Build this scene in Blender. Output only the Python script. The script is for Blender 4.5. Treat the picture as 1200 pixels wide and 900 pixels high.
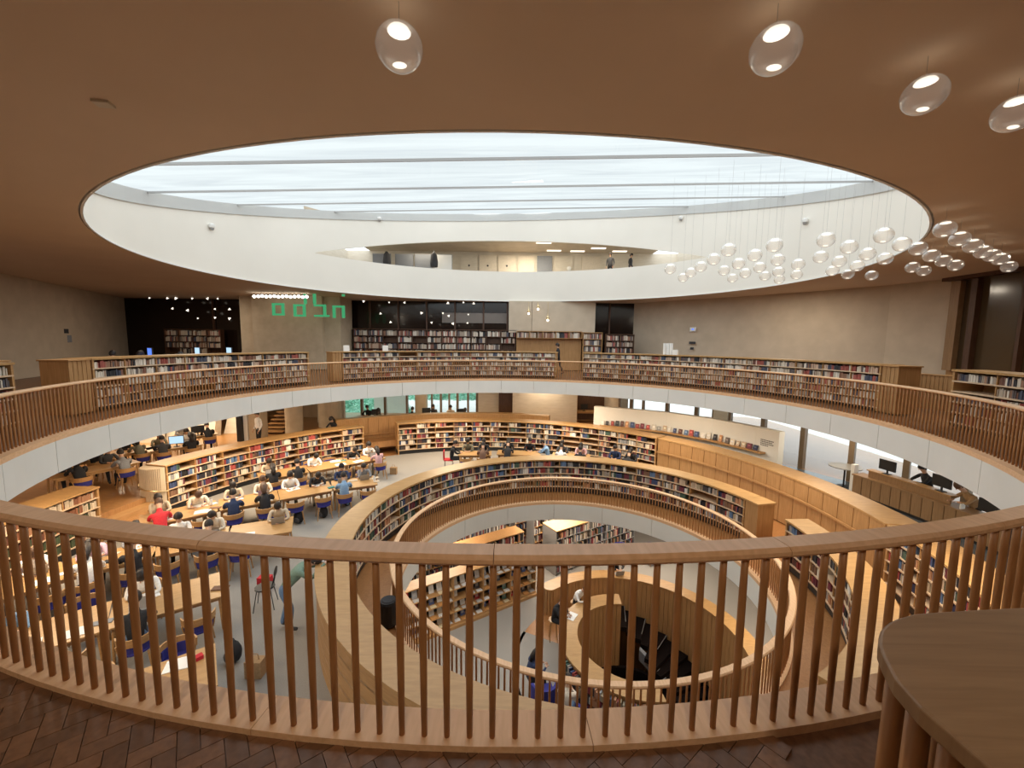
import bpy, bmesh, math, random
from mathutils import Vector, Matrix
random.seed(7)
SC = bpy.context.scene
for o in list(bpy.data.objects): bpy.data.objects.remove(o)
COL = SC.collection
PI = math.pi
def rad(a): return a*PI/180
sin, cos = math.sin, math.cos
# ---------------------------------------------------------------- camera
EYE = 1.8
cam = bpy.data.cameras.new('camera'); camo = bpy.data.objects.new('camera', cam); COL.objects.link(camo)
cam.sensor_width = 36; cam.lens = 14.4266; cam.clip_start = .05; cam.clip_end = 300
PITCH, ROLL = .103906, .010913
F = Vector((0, cos(PITCH), -sin(PITCH))); R0 = Vector((1, 0, 0)); U0 = R0.cross(F)
RX = R0*cos(ROLL)+U0*sin(ROLL); UP = -R0*sin(ROLL)+U0*cos(ROLL)
camo.matrix_world = Matrix(((RX.x, UP.x, -F.x, 0), (RX.y, UP.y, -F.y, 0), (RX.z, UP.z, -F.z, EYE), (0, 0, 0, 1)))
SC.camera = camo
# ---------------------------------------------------------------- world, exposure
W = bpy.data.worlds.new('world'); SC.world = W; W.use_nodes = True
bg = W.node_tree.nodes['Background']; bg.inputs[0].default_value = (.90, .97, 1.0, 1); bg.inputs[1].default_value = 1.5
SC.view_settings.view_transform = 'Standard'; SC.view_settings.look = 'None'; SC.view_settings.gamma = 1
SC.view_settings.exposure = 0.45
# ---------------------------------------------------------------- lights
def area(name, loc, size, power, color=(1, 1, 1), rot=(0, 0, 0), sizey=None, shape=None, spread=None):
    l = bpy.data.lights.new(name, 'AREA'); l.energy = power; l.color = color; l.size = size
    l.shape = shape or ('RECTANGLE' if sizey else 'DISK')
    if sizey: l.size_y = sizey
    if spread: l.spread = spread
    o = bpy.data.objects.new(name, l); COL.objects.link(o); o.location = loc; o.rotation_euler = rot
    return o
# daylight over the sloping skylight glass
SKY_RAD = 1.15
area('skylight_daylight', (-.15, 16.2, 8.3), 25, SKY_RAD*PI*25*24*1.0*1.05, (.97, .985, 1), (math.atan(.232), -.025, 0), 24)
WARM = (1, .80, .56); WARM2 = (1, .86, .68)
# unseen fill lights added under the balcony ceiling to lift ceiling and walls
for x, y, e in ((-13, 6, 26), (-15, 18, 22), (12.2, 18.5, 40), (13.0, 10, 40), (-17.5, 22.5, 40), (-12, 10, 30), (0, -2.2, 34), (-6, -.5, 20), (7, -.5, 22)):
    area('balcony_ceiling_lamp', (x, y, 4.25), .5, e*1.7, WARM2)  # unseen fill light, added
# under the balcony slab, over the reading level
for x, y, e in ((-10.2, 8.6, 130), (-9.6, 13.4, 150), (-7.2, 17.0, 130), (-3.0, 19.6, 130), (2.5, 19.4, 120), (6.2, 16.6, 80), (8.0, 12.0, 55), (8.0, 7.2, 70), (11.8, 14.5, 45), (-7.2, 3.8, 90),
                (-17.6, 19.2, 110), (-15.6, 20.8, 100), (-14.5, 17.0, 40), (2.0, 25.5, 60), (-4.5, 25, 30), (5.6, 26.0, 20)):
    area('reading_level_ceiling_lamp', (x, y, -.72), 2.2, e*1.1, WARM)
# bottom level
for x, y, e in ((-3.0, 15.4, 90), (1.8, 16.9, 90), (6.2, 16.6, 80), (8.2, 11.5, 70), (-3.8, 10.5, 60), (2.2, 20.0, 90)):
    area('bottom_level_ceiling_lamp', (x, y, -4.82), 2.6, e*1.5, WARM2)
# lamps of the office behind the slit window
area('office_ceiling_lamp', (1, 28.8, 8.2), 2.0, 160, (1, .88, .68), sizey=1.2)
area('office_ceiling_lamp', (6, 27.6, 8.2), 1.5, 50, (1, .88, .68), sizey=.8)
area('office_ceiling_lamp', (-6, 27.8, 8.2), 1.5, 50, (1, .88, .68), sizey=.8)
# ---------------------------------------------------------------- materials
def mat(name, col, rough=.6, metal=0, spec=.5):
    m = bpy.data.materials.new(name); m.use_nodes = True
    b = m.node_tree.nodes['Principled BSDF']
    b.inputs['Base Color'].default_value = (*col, 1); b.inputs['Roughness'].default_value = rough
    b.inputs['Metallic'].default_value = metal; b.inputs['Specular IOR Level'].default_value = spec
    return m
def N(m, t, **k):
    n = m.node_tree.nodes.new(t)
    for a, v in k.items(): setattr(n, a, v)
    return n
def noise_mat(name, c1, c2, scale=(1, 1, 1), nscale=5, detail=4, rough=.6, bump=0, coord='Object', dist=0):
    m = mat(name, c1, rough); L = m.node_tree.links; b = m.node_tree.nodes['Principled BSDF']
    tc = N(m, 'ShaderNodeTexCoord'); mp = N(m, 'ShaderNodeMapping'); mp.inputs['Scale'].default_value = scale
    nz = N(m, 'ShaderNodeTexNoise'); nz.inputs['Scale'].default_value = nscale; nz.inputs['Detail'].default_value = detail
    nz.inputs['Distortion'].default_value = dist
    cr = N(m, 'ShaderNodeValToRGB'); cr.color_ramp.elements[0].color = (*c1, 1); cr.color_ramp.elements[1].color = (*c2, 1)
    cr.color_ramp.elements[0].position = .3; cr.color_ramp.elements[1].position = .7
    L.new(tc.outputs[coord], mp.inputs[0]); L.new(mp.outputs[0], nz.inputs[0]); L.new(nz.outputs[0], cr.inputs[0]); L.new(cr.outputs[0], b.inputs['Base Color'])
    if bump:
        bp = N(m, 'ShaderNodeBump'); bp.inputs['Strength'].default_value = bump; bp.inputs['Distance'].default_value = .01
        L.new(nz.outputs[0], bp.inputs['Height']); L.new(bp.outputs[0], b.inputs['Normal'])
    return m
M = {}
M['oak'] = noise_mat('oak', (.38, .205, .075), (.50, .285, .12), (1, 1, 12), 3, 5, .45)
M['oak_v'] = noise_mat('oak_panel', (.36, .19, .07), (.47, .265, .11), (9, 9, .7), 3, 5, .5)
M['oak_top'] = noise_mat('oak_worktop', (.40, .225, .085), (.50, .295, .12), (1.5, 9, 3), 2.2, 5, .38)
M['shelf_oak'] = noise_mat('pale_shelf_oak', (.60, .42, .26), (.70, .52, .35), (1, 1, 12), 3, 4, .5)
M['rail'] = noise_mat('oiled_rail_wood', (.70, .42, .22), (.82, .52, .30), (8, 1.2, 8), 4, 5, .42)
M['cab'] = noise_mat('counter_wood', (.25, .145, .068), (.33, .20, .10), (1.0, 14, 1), 2.5, 6, .45, dist=.6)
M['baluster'] = noise_mat('baluster_wood', (.36, .165, .058), (.47, .225, .085), (10, 10, 1.5), 4, 4, .45)
M['parquet'] = noise_mat('parquet_wood', (.16, .075, .033), (.24, .12, .058), (6, 6, 6), 5, 5, .4, coord='Object')
M['floor_wood'] = noise_mat('terrace_floor_wood', (.33, .165, .06), (.44, .23, .09), (2, 7, 1), 2.5, 5, .28)
M['aisle_wood'] = noise_mat('aisle_floor_wood', (.33, .14, .045), (.43, .20, .07), (3, 3, 1), 4, 6, .4, dist=1.5)
M['carpet'] = noise_mat('grey_carpet', (.28, .265, .24), (.34, .32, .295), (1, 1, 1), 60, 3, .95)
M['white_panel'] = noise_mat('white_fascia', (.74, .74, .70), (.78, .78, .74), (1, 1, 1), 1.2, 3, .6)
M['drum'] = noise_mat('drum_plaster', (.82, .785, .71), (.86, .825, .75), (1, 1, 1), .5, 3, .8)
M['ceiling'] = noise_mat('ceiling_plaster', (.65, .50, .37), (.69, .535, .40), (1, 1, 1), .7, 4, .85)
M['ceiling_low'] = noise_mat('lower_ceiling_plaster', (.62, .56, .47), (.68, .62, .52), (1, 1, 1), .7, 4, .85)
M['wall'] = noise_mat('textured_wall_plaster', (.52, .43, .325), (.60, .50, .385), (1, 1, 1), 1.6, 6, .85, bump=.2)
M['concrete'] = noise_mat('pale_concrete', (.50, .40, .28), (.60, .49, .355), (1, 1, 1), 2.0, 6, .8, bump=.15)
M['stone'] = noise_mat('pale_stone', (.62, .56, .46), (.70, .64, .54), (1, 1, 5), 2.0, 5, .8)
M['dark_glass'] = mat('dark_glass', (.018, .010, .007), .12)
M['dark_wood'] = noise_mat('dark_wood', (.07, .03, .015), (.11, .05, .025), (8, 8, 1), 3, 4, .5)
M['brown_glass'] = mat('smoked_brown_glass', (.095, .06, .03), .15)
M['frame'] = mat('bronze_frame', (.20, .14, .085), .5)
M['black'] = mat('black', (.012, .012, .014), .5)
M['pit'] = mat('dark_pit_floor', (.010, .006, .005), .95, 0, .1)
M['grey'] = mat('grey_metal', (.35, .34, .33), .4, .3)
M['white'] = mat('white_paint', (.82, .82, .80), .5)
M['paper'] = mat('paper', (.85, .85, .83), .8)
M['brass'] = mat('brass', (.75, .6, .35), .3, .9)
M['blue'] = mat('royal_blue_fabric', (.03, .03, .22), .85)
M['skin'] = mat('skin', (.55, .33, .22), .6)
M['hair_dark'] = mat('dark_hair', (.02, .014, .012), .6)
M['hair_brown'] = mat('brown_hair', (.09, .045, .025), .6)
M['eye'] = mat('eye', (.01, .01, .01), .3)
M['shoe'] = mat('shoe', (.05, .05, .05), .6)
CL = dict(black=(.015, .015, .018), navy=(.02, .035, .09), beige=(.50, .42, .32), white=(.75, .74, .72), red=(.45, .02, .03), grey=(.22, .23, .25), blue=(.20, .33, .50),
          pink=(.48, .30, .32), olive=(.14, .13, .09), brown=(.16, .09, .06), cream=(.62, .55, .45), green=(.16, .24, .19), denim=(.12, .20, .34), charcoal=(.05, .05, .055), camel=(.32, .2, .1), lilac=(.5, .35, .45), teal=(.05, .22, .22))
for k, v in CL.items(): M['c_'+k] = noise_mat(k+'_cloth', v, tuple(x*1.25 for x in v), (1, 1, 1), 30, 2, .9)
def emis(name, col, s):
    m = bpy.data.materials.new(name); m.use_nodes = True; nt = m.node_tree
    for n in list(nt.nodes): nt.nodes.remove(n)
    e = nt.nodes.new('ShaderNodeEmission'); e.inputs[0].default_value = (*col, 1); e.inputs[1].default_value = s
    o = nt.nodes.new('ShaderNodeOutputMaterial'); nt.links.new(e.outputs[0], o.inputs[0]); return m
M['lamp'] = emis('lamp_glow', (1, .93, .82), 4)
M['lamp_soft'] = emis('lamp_glow_soft', (1, .90, .74), 1.3)
M['screen'] = emis('screen_glow', (.55, .78, 1), .8)
M['screen_blue'] = emis('blue_screen_glow', (.12, .25, .95), .9)
M['green_glow'] = emis('green_letter_glow', (.10, .62, .26), .42)  # emission standing in for the reflected green sign
def glassy(name, tint, gloss=.1, rough=.02, edge=None):
    m = bpy.data.materials.new(name); m.use_nodes = True; nt = m.node_tree
    for n in list(nt.nodes): nt.nodes.remove(n)
    t = nt.nodes.new('ShaderNodeBsdfTransparent'); t.inputs[0].default_value = (*tint, 1)
    g = nt.nodes.new('ShaderNodeBsdfGlossy'); g.inputs['Roughness'].default_value = rough
    mx = nt.nodes.new('ShaderNodeMixShader'); o = nt.nodes.new('ShaderNodeOutputMaterial')
    if edge:
        lw = nt.nodes.new('ShaderNodeLayerWeight'); lw.inputs[0].default_value = edge
        nt.links.new(lw.outputs['Facing'], mx.inputs[0])
    else: mx.inputs[0].default_value = gloss
    nt.links.new(t.outputs[0], mx.inputs[1]); nt.links.new(g.outputs[0], mx.inputs[2]); nt.links.new(mx.outputs[0], o.inputs[0])
    return m
M['glass'] = glassy('window_glass', (.98, 1, 1), .03)
M['bubble'] = glassy('glass_globe', (.97, .95, .93), edge=.30, rough=.25)  # glass for the globe lamps that are only reflections
nt = M['bubble'].node_tree; e_ = nt.nodes.new('ShaderNodeEmission'); e_.inputs[0].default_value = (1, .88, .75, 1); e_.inputs[1].default_value = .035
a_ = nt.nodes.new('ShaderNodeAddShader'); o_ = [n for n in nt.nodes if n.type == 'OUTPUT_MATERIAL'][0]; mx_ = [n for n in nt.nodes if n.type == 'MIX_SHADER'][0]
nt.links.new(mx_.outputs[0], a_.inputs[0]); nt.links.new(e_.outputs[0], a_.inputs[1]); nt.links.new(a_.outputs[0], o_.inputs[0])   # faint glow added to make the reflected globes look pearly
# skylight glass: grey-tinted panes with faint cloudy streaks
m = glassy('skylight_glass', (1, 1, 1), .02); M['sky_glass'] = m; nt = m.node_tree
tc = nt.nodes.new('ShaderNodeTexCoord'); mp = nt.nodes.new('ShaderNodeMapping'); mp.inputs['Scale'].default_value = (.12, .5, .3); mp.inputs['Rotation'].default_value = (0, 0, .25)
nz = nt.nodes.new('ShaderNodeTexNoise'); nz.inputs['Scale'].default_value = 2.2; nz.inputs['Detail'].default_value = 6; nz.inputs['Distortion'].default_value = .8
cr = nt.nodes.new('ShaderNodeValToRGB'); cr.color_ramp.elements[0].color = (.41, .42, .425, 1); cr.color_ramp.elements[1].color = (.49, .50, .495, 1)
cr.color_ramp.elements[0].position = .3; cr.color_ramp.elements[1].position = .62
nt.links.new(tc.outputs['Object'], mp.inputs[0]); nt.links.new(mp.outputs[0], nz.inputs[0]); nt.links.new(nz.outputs[0], cr.inputs[0])
nt.links.new(cr.outputs[0], [n for n in nt.nodes if n.type == 'BSDF_TRANSPARENT'][0].inputs[0])
# per-face colour material (books, magazines)
m = mat('book_covers', (.5, .5, .5), .65); a = N(m, 'ShaderNodeAttribute', attribute_name='col')
m.node_tree.links.new(a.outputs['Color'], m.node_tree.nodes['Principled BSDF'].inputs['Base Color']); M['book'] = m
m = noise_mat('hedge_leaves', (.16, .50, .36), (.55, .86, .70), (1, 1, 1), 6, 5, .8); M['leaf'] = m
m = noise_mat('outdoor_stone', (.86, .88, .86), (.92, .93, .91), (.3, .3, 6), 3, 4, .9); M['outstone'] = m
# ---------------------------------------------------------------- geometry helpers
class G:
    def __init__(s): s.v = []; s.f = []; s.c = []; s.m = []; s.cur = None; s.mi = 0
    def face(s, *i): s.f.append(tuple(i)); s.c.append(s.cur); s.m.append(s.mi)
    def verts(s, vs):
        n = len(s.v); s.v += [tuple(p) for p in vs]; return n
    def hexa(s, p):  # 8 points: bottom 4 ccw, top 4
        n = s.verts(p)
        for q in ((3, 2, 1, 0), (4, 5, 6, 7), (0, 1, 5, 4), (1, 2, 6, 5), (2, 3, 7, 6), (3, 0, 4, 7)): s.face(*[n+i for i in q])
    def box(s, x0, x1, y0, y1, z0, z1): s.hexa([(x0, y0, z0), (x1, y0, z0), (x1, y1, z0), (x0, y1, z0), (x0, y0, z1), (x1, y0, z1), (x1, y1, z1), (x0, y1, z1)])
    def obox(s, c, w, d, h, az=0, z0=None):  # box w along local x, d along local y, base centre c, rotated az about z
        ca, sa = cos(az), sin(az); z = c[2] if z0 is None else z0
        P = [(c[0]+x*ca-y*sa, c[1]+x*sa+y*ca) for x, y in ((-w/2, -d/2), (w/2, -d/2), (w/2, d/2), (-w/2, d/2))]
        s.hexa([(x, y, z) for x, y in P]+[(x, y, z+h) for x, y in P])
    def prism(s, pts, z0, z1):
        n = len(pts); z0f = z0 if callable(z0) else (lambda x, y: z0); z1f = z1 if callable(z1) else (lambda x, y: z1)
        a = s.verts([(x, y, z0f(x, y)) for x, y in pts]+[(x, y, z1f(x, y)) for x, y in pts])
        s.face(*[a+i for i in reversed(range(n))]); s.face(*[a+n+i for i in range(n)])
        for i in range(n): j = (i+1) % n; s.face(a+i, a+j, a+n+j, a+n+i)
    def sweep(s, c, prof, a0, a1, n, caps=True, dz=None):  # prof: [(R, z)] closed; angle from +y towards +x (degrees)
        k = len(prof); b = len(s.v)
        for i in range(n+1):
            a = rad(a0+(a1-a0)*i/n); zz = dz(i/n) if dz else 0
            s.v += [(c[0]+r*sin(a), c[1]+r*cos(a), z+zz) for r, z in prof]
        for i in range(n):
            for j in range(k):
                jj = (j+1) % k; s.face(b+i*k+j, b+i*k+jj, b+(i+1)*k+jj, b+(i+1)*k+j)
        if caps: s.face(*[b+j for j in reversed(range(k))]); s.face(*[b+n*k+j for j in range(k)])
    def arc(s, c, r0, r1, a0, a1, z0, z1, n=None):
        n = n or max(1, int(abs(a1-a0)/3)); s.sweep(c, [(r0, z0), (r1, z0), (r1, z1), (r0, z1)], a0, a1, n)
    def lathe(s, c, prof, n=12):  # prof [(r,z)]
        b = len(s.v); k = len(prof)
        for r, z in prof:
            s.v += [(c[0]+r*cos(2*PI*i/n), c[1]+r*sin(2*PI*i/n), c[2]+z) for i in range(n)]
        for j in range(k-1):
            for i in range(n): ii = (i+1) % n; s.face(b+j*n+i, b+j*n+ii, b+(j+1)*n+ii, b+(j+1)*n+i)
        s.face(*[b+i for i in reversed(range(n))]); s.face(*[b+(k-1)*n+i for i in range(n)])
    def tube(s, pts, r, n=8):
        pts = [Vector(p) for p in pts]; rs = r if isinstance(r, (list, tuple)) else [r]*len(pts); b = len(s.v)
        for i, p in enumerate(pts):
            d = (pts[min(i+1, len(pts)-1)]-pts[max(i-1, 0)]).normalized()
            u = d.cross(Vector((0, 0, 1)) if abs(d.z) < .9 else Vector((1, 0, 0))).normalized(); w = d.cross(u)
            s.v += [tuple(p+(u*cos(2*PI*j/n)+w*sin(2*PI*j/n))*rs[i]) for j in range(n)]
        for i in range(len(pts)-1):
            for j in range(n): jj = (j+1) % n; s.face(b+i*n+j, b+i*n+jj, b+(i+1)*n+jj, b+(i+1)*n+j)
        s.face(*[b+j for j in reversed(range(n))]); s.face(*[b+(len(pts)-1)*n+j for j in range(n)])
    def ball(s, c, r, n=12, k=8, sq=(1, 1, 1)):
        b = len(s.v)
        for j in range(1, k):
            t = PI*j/k
            s.v += [(c[0]+r*sq[0]*sin(t)*cos(2*PI*i/n), c[1]+r*sq[1]*sin(t)*sin(2*PI*i/n), c[2]-r*sq[2]*cos(t)) for i in range(n)]
        for j in range(k-2):
            for i in range(n): ii = (i+1) % n; s.face(b+j*n+i, b+j*n+ii, b+(j+1)*n+ii, b+(j+1)*n+i)
        e = s.verts([(c[0], c[1], c[2]-r*sq[2]), (c[0], c[1], c[2]+r*sq[2])])
        for i in range(n): ii = (i+1) % n; s.face(e, b+ii, b+i); s.face(e+1, b+(k-2)*n+i, b+(k-2)*n+ii)
    def mesh(s, name, mats, off=(0, 0, 0), smooth=False):
        me = bpy.data.meshes.new(name)
        me.from_pydata([(x-off[0], y-off[1], z-off[2]) for x, y, z in s.v], [], s.f)
        mats = mats if isinstance(mats, (list, tuple)) else [mats]
        for m in mats: me.materials.append(M[m] if isinstance(m, str) else m)
        if any(s.m): me.polygons.foreach_set('material_index', s.m)
        if any(c is not None for c in s.c):
            at = me.attributes.new('col', 'FLOAT_COLOR', 'FACE'); fl = []
            for c in s.c: c = c or (.5, .5, .5); fl += [c[0], c[1], c[2], 1]
            at.data.foreach_set('color', fl)
        if smooth: me.polygons.foreach_set('use_smooth', [True]*len(me.polygons))
        me.update(); return me
def props(o, label=None, cat=None, group=None, kind=None):
    for k, v in (('label', label), ('category', cat), ('group', group), ('kind', kind)):
        if v: o[k] = v
    return o
def thing(name, label, cat, loc=(0, 0, 0), az=0, group=None, kind=None):
    o = bpy.data.objects.new(name, None); COL.objects.link(o); o.location = loc; o.rotation_euler = (0, 0, az); o.empty_display_size = .1
    return props(o, label, cat, group, kind)
def wl(o):
    l = Vector((0, 0, 0))
    while o: l += o.location; o = o.parent
    return l
def obj(name, g, mats, parent=None, loc=None, smooth=False, local=False):
    """mesh object from world-coordinate geometry (or geometry local to the parent when local=True)"""
    if parent is not None and not local: off = wl(parent) if loc is None else Vector(loc)
    else: off = Vector(loc) if loc is not None else Vector((0, 0, 0))
    me = g.mesh(name, mats, off if not local else (0, 0, 0), smooth) if isinstance(g, G) else g
    o = bpy.data.objects.new(name, me); COL.objects.link(o)
    if parent is not None:
        o.parent = parent
        if loc is not None: o.location = Vector(loc)-wl(parent) if not local else Vector(loc)
    elif loc is not None: o.location = loc
    return o
def tree(o, loc=None, az=None, parent=None, label=None, group=None):
    c = o.copy(); COL.objects.link(c)
    if parent is not None: c.parent = parent
    if loc is not None: c.location = loc
    if az is not None: c.rotation_euler = (0, 0, az)
    if label: c['label'] = label
    if group: c['group'] = group
    for ch in list(o.children): tree(ch, parent=c)
    return c
def pol(c, r, a): return (c[0]+r*sin(rad(a)), c[1]+r*cos(rad(a)))
CT = (-.07, 10.7); CO = (-1.3, 11.1); CM = (1.73, 10.07); CP = (3.72, 11.55)
RT = 8.863
Z_MID, Z_TER, Z_BOT, Z_CEIL = -4.05, -3.4, -8.1, 4.32
# ================================================================= STRUCTURE
def struct(name, g, m, smooth=False):
    o = obj(name, g, m, smooth=smooth); o['kind'] = 'structure'; return o
def ring_plate(g, c, r, outer, z0, z1, n=96, ab=None):
    """plate between z0 and z1 with a round (or elliptic) hole; outer = polygon as function of angle"""
    b = len(g.v); ab = ab or (r, r)
    for i in range(n):
        a = 2*PI*i/n; x, y = c[0]+ab[0]*sin(a), c[1]+ab[1]*cos(a); ox, oy = outer(a)
        g.v += [(x, y, z0), (x, y, z1), (ox, oy, z0), (ox, oy, z1)]
    for i in range(n):
        p, q = b+4*i, b+4*((i+1) % n)
        g.face(p, q, q+2, p+2); g.face(p+1, p+3, q+3, q+1); g.face(p, p+1, q+1, q); g.face(p+2, q+2, q+3, p+3)
# outline of the upper hall
HALL = [(-25.3, 27.1), (7.9, 27.1), (9.6, 25.1), (12.2, 22.6), (14.4, 20.0), (15.9, 17.6), (16.5, 15.6), (16.3, 11.0), (16.0, -5.0), (-11.0, -5.0), (-20.8, 17.0)]
def poly_ray(c, poly):
    def f(a):
        dx, dy = sin(a), cos(a); best = 1e9
        for i in range(len(poly)):
            (x0, y0), (x1, y1) = poly[i], poly[(i+1) % len(poly)]
            ex, ey = x1-x0, y1-y0; den = dx*ey-dy*ex
            if abs(den) < 1e-9: continue
            t = ((x0-c[0])*ey-(y0-c[1])*ex)/den; u = ((x0-c[0])*dy-(y0-c[1])*dx)/den
            if t > 0 and -1e-6 <= u <= 1+1e-6: best = min(best, t)
        return c[0]+dx*best, c[1]+dy*best
    return f
CE = (-.155, 15.89); EA, EB = 11.8, 10.66
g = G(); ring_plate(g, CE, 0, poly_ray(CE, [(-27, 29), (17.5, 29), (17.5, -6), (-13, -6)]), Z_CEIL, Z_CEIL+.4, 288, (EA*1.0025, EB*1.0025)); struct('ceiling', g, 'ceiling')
g = G(); ring_plate(g, CT, RT+.05, poly_ray(CT, [(-27, 29), (17.5, 29), (17.5, -6), (-13, -6)]), -.5, -.045, 144); struct('floor', g, 'parquet')
g = G(); ring_plate(g, CT, RT+.03, poly_ray(CT, [(-27, 29), (17.5, 29), (17.5, -6), (-13, -6)]), -.66, -.5, 144); struct('ceiling', g, 'ceiling_low')
def wall(name, pts, z0, z1, m, t=.25, flip=1):
    g = G()
    for (x0, y0), (x1, y1) in zip(pts, pts[1:]):
        dx, dy = x1-x0, y1-y0; l = math.hypot(dx, dy); nx, ny = -dy/l*t*flip, dx/l*t*flip
        g.prism([(x0, y0), (x1, y1), (x1+nx, y1+ny), (x0+nx, y0+ny)], z0, z1)
    return struct(name, g, m)
wall('wall_left', [(-25.3, 27.1), (-20.8, 17), (-11, -5)], -.03, Z_CEIL, 'wall', flip=-1)
wall('wall_right', [(7.9, 27.1), (9.6, 25.1), (12.2, 22.6), (14.4, 20.0), (15.9, 17.6), (16.5, 15.6)], -.03, Z_CEIL, 'wall')
wall('wall_front', [(-11, -5), (16.0, -5)], -.03, Z_CEIL, 'wall', flip=-1)
wall('wall_right', [(16.5, 15.6), (16.3, 11), (16.0, -5)], -.03, .9, 'oak_v')
wall('wall_back', [(-25.3, 27.1), (7.9, 27.1)], -.03, Z_CEIL, 'dark_glass')
# mullions of the dark back glazing
for i, px in enumerate((-19.5, -9.3, -7.45, -5.6, -3.75, -1.9, -.35, 6.3)):
    g = G(); g.box(px-.05, px+.05, 26.98, 27.1, 0, Z_CEIL); struct('trim_%d' % (i+1), g, 'dark_wood')
g = G(); g.box(-4.6, -.35, 27.02, 27.1, 2.95, 3.6); struct('window_1', g, mat('dim_reflective_glass', (.20, .17, .15), .3))
# concrete panel over the back shelves
g = G(); g.box(-.25, 1.2, 26.2, 26.6, 2.35, Z_CEIL); g.box(1.22, 5.2, 26.15, 26.6, 2.35, Z_CEIL); struct('wall_back', g, 'wall')
# concrete core with flared foot
def flare(g, x0, x1, y, z0, z1, k):
    prof = [(0, z1)]+[(k*(1-cos(t*PI/2/6))*1.0, z0+1.3-1.3*sin(t*PI/2/6)) for t in range(7)]
    for (d0, a), (d1, b) in zip(prof, prof[1:]):
        n = g.verts([(x0, y-d0, a), (x1, y-d0, a), (x1, y-d1, b), (x0, y-d1, b), (x0, y+1.5, a), (x1, y+1.5, a), (x1, y+1.5, b), (x0, y+1.5, b)])
        for q in ((0, 3, 2, 1), (0, 4, 7, 3), (1, 2, 6, 5)): g.face(*[n+i for i in q])
g = G(); g.box(-15.4, -11.25, 24.5, 26.5, 0, Z_CEIL); o = struct('wall_core', g, 'concrete')
for sx, x0, x1 in ((-1, -16.3, -15.4), (1, -11.25, -10.3)):
    g = G(); n = 12
    for i in range(n):
        za, zb = 4.32*i/n, 4.32*(i+1)/n
        fl = lambda z: max(0, 1.1-z)**2*.75
        xa0, xa1 = (x0-fl(za), x1) if sx < 0 else (x0, x1+fl(za)); xb0, xb1 = (x0-fl(zb), x1) if sx < 0 else (x0, x1+fl(zb))
        g.hexa([(xa0, 24.8, za), (xa1, 24.8, za), (xa1, 26.6, za), (xa0, 26.6, za), (xb0, 24.8, zb), (xb1, 24.8, zb), (xb1, 26.6, zb), (xb0, 26.6, zb)])
    struct('wall_core', g, 'concrete')
# glazed timber screen on the right, with posts
g = G()
for (x0, y0), (x1, y1) in zip([(16.45, 15.5), (16.25, 11), (15.95, -5)], [(16.25, 11), (15.95, -5)]):
    g.prism([(x0, y0), (x1, y1), (x1+.06, y1), (x0+.06, y0)], .9, Z_CEIL)
struct('window_2', g, 'brown_glass')
for i, (y, w) in enumerate(((15.35, .16), (14.7, .10), (13.2, .05), (11.4, .06), (9, .06), (6.5, .06), (4, .06))):
    g = G(); x = 16.45-.05*(15.5-y); g.box(x-.22, x-.02, y-w, y+w, .9, Z_CEIL-.15); struct('trim_%d' % (i+11), g, 'dark_wood' if w < .12 else 'cab')
g = G(); g.prism([(16.1, 15.75), (15.8, 0), (16.3, 0), (16.55, 15.75)], Z_CEIL-.13, Z_CEIL-.002); struct('trim_19', g, 'dark_wood')
# ---- drum of the skylight with the slit window
def plane_z(x, y): return 3.55+.232*y+.025*x
def ell(a, k=1.0): return CE[0]+EA*k*sin(a), CE[1]+EB*k*cos(a)
def slit(a):
    x, y = ell(a)
    if y < 21.6: return None
    zt = 6.2+(y-21.55)*.372; zb = 6.17
    return (zb, zt) if zt > zb+.01 else None
g = G(); n = 360
for i in range(n):
    a0, a1 = 2*PI*i/n, 2*PI*(i+1)/n
    (x0, y0), (x1, y1) = ell(a0), ell(a1); s0, s1 = slit(a0), slit(a1)
    def quad(za0, za1, zb0, zb1):
        k = g.verts([(x0, y0, za0), (x1, y1, za1), (x1, y1, zb1), (x0, y0, zb0)]); g.face(k, k+3, k+2, k+1)
    t0, t1 = plane_z(x0, y0), plane_z(x1, y1)
    if s0 or s1:
        s0 = s0 or (6.17, 6.17); s1 = s1 or (6.17, 6.17)
        quad(Z_CEIL, Z_CEIL, s0[0], s1[0]); quad(s0[1], s1[1], t0, t1)
        # reveal of the slit
        X0, Y0 = ell(a0, 1.018); X1, Y1 = ell(a1, 1.018)
        for q in (0, 1):
            k = g.verts([(x0, y0, s0[q]), (x1, y1, s1[q]), (X1, Y1, s1[q]), (X0, Y0, s0[q])]); g.face(k, k+1, k+2, k+3)
    else: quad(Z_CEIL, Z_CEIL, t0, t1)
o = struct('wall_drum', g, 'drum')
bm = bmesh.new(); bm.from_mesh(o.data); bmesh.ops.remove_doubles(bm, verts=bm.verts, dist=1e-4); bm.to_mesh(o.data); bm.free()
# thin bright edge bead where ceiling meets drum
g = G(); b = len(g.v); n = 144
for i in range(n):
    a = 2*PI*i/n
    for k, z in ((.9965, Z_CEIL-.006), (1.0, Z_CEIL-.006), (1.0, Z_CEIL+.03), (.9965, Z_CEIL+.03)):
        x, y = ell(a, k); g.v.append((x, y, z))
for i in range(n):
    for j in range(4): g.face(b+4*i+j, b+4*i+(j+1) % 4, b+4*((i+1) % n)+(j+1) % 4, b+4*((i+1) % n)+j)
struct('trim_20', g, 'white')
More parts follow.
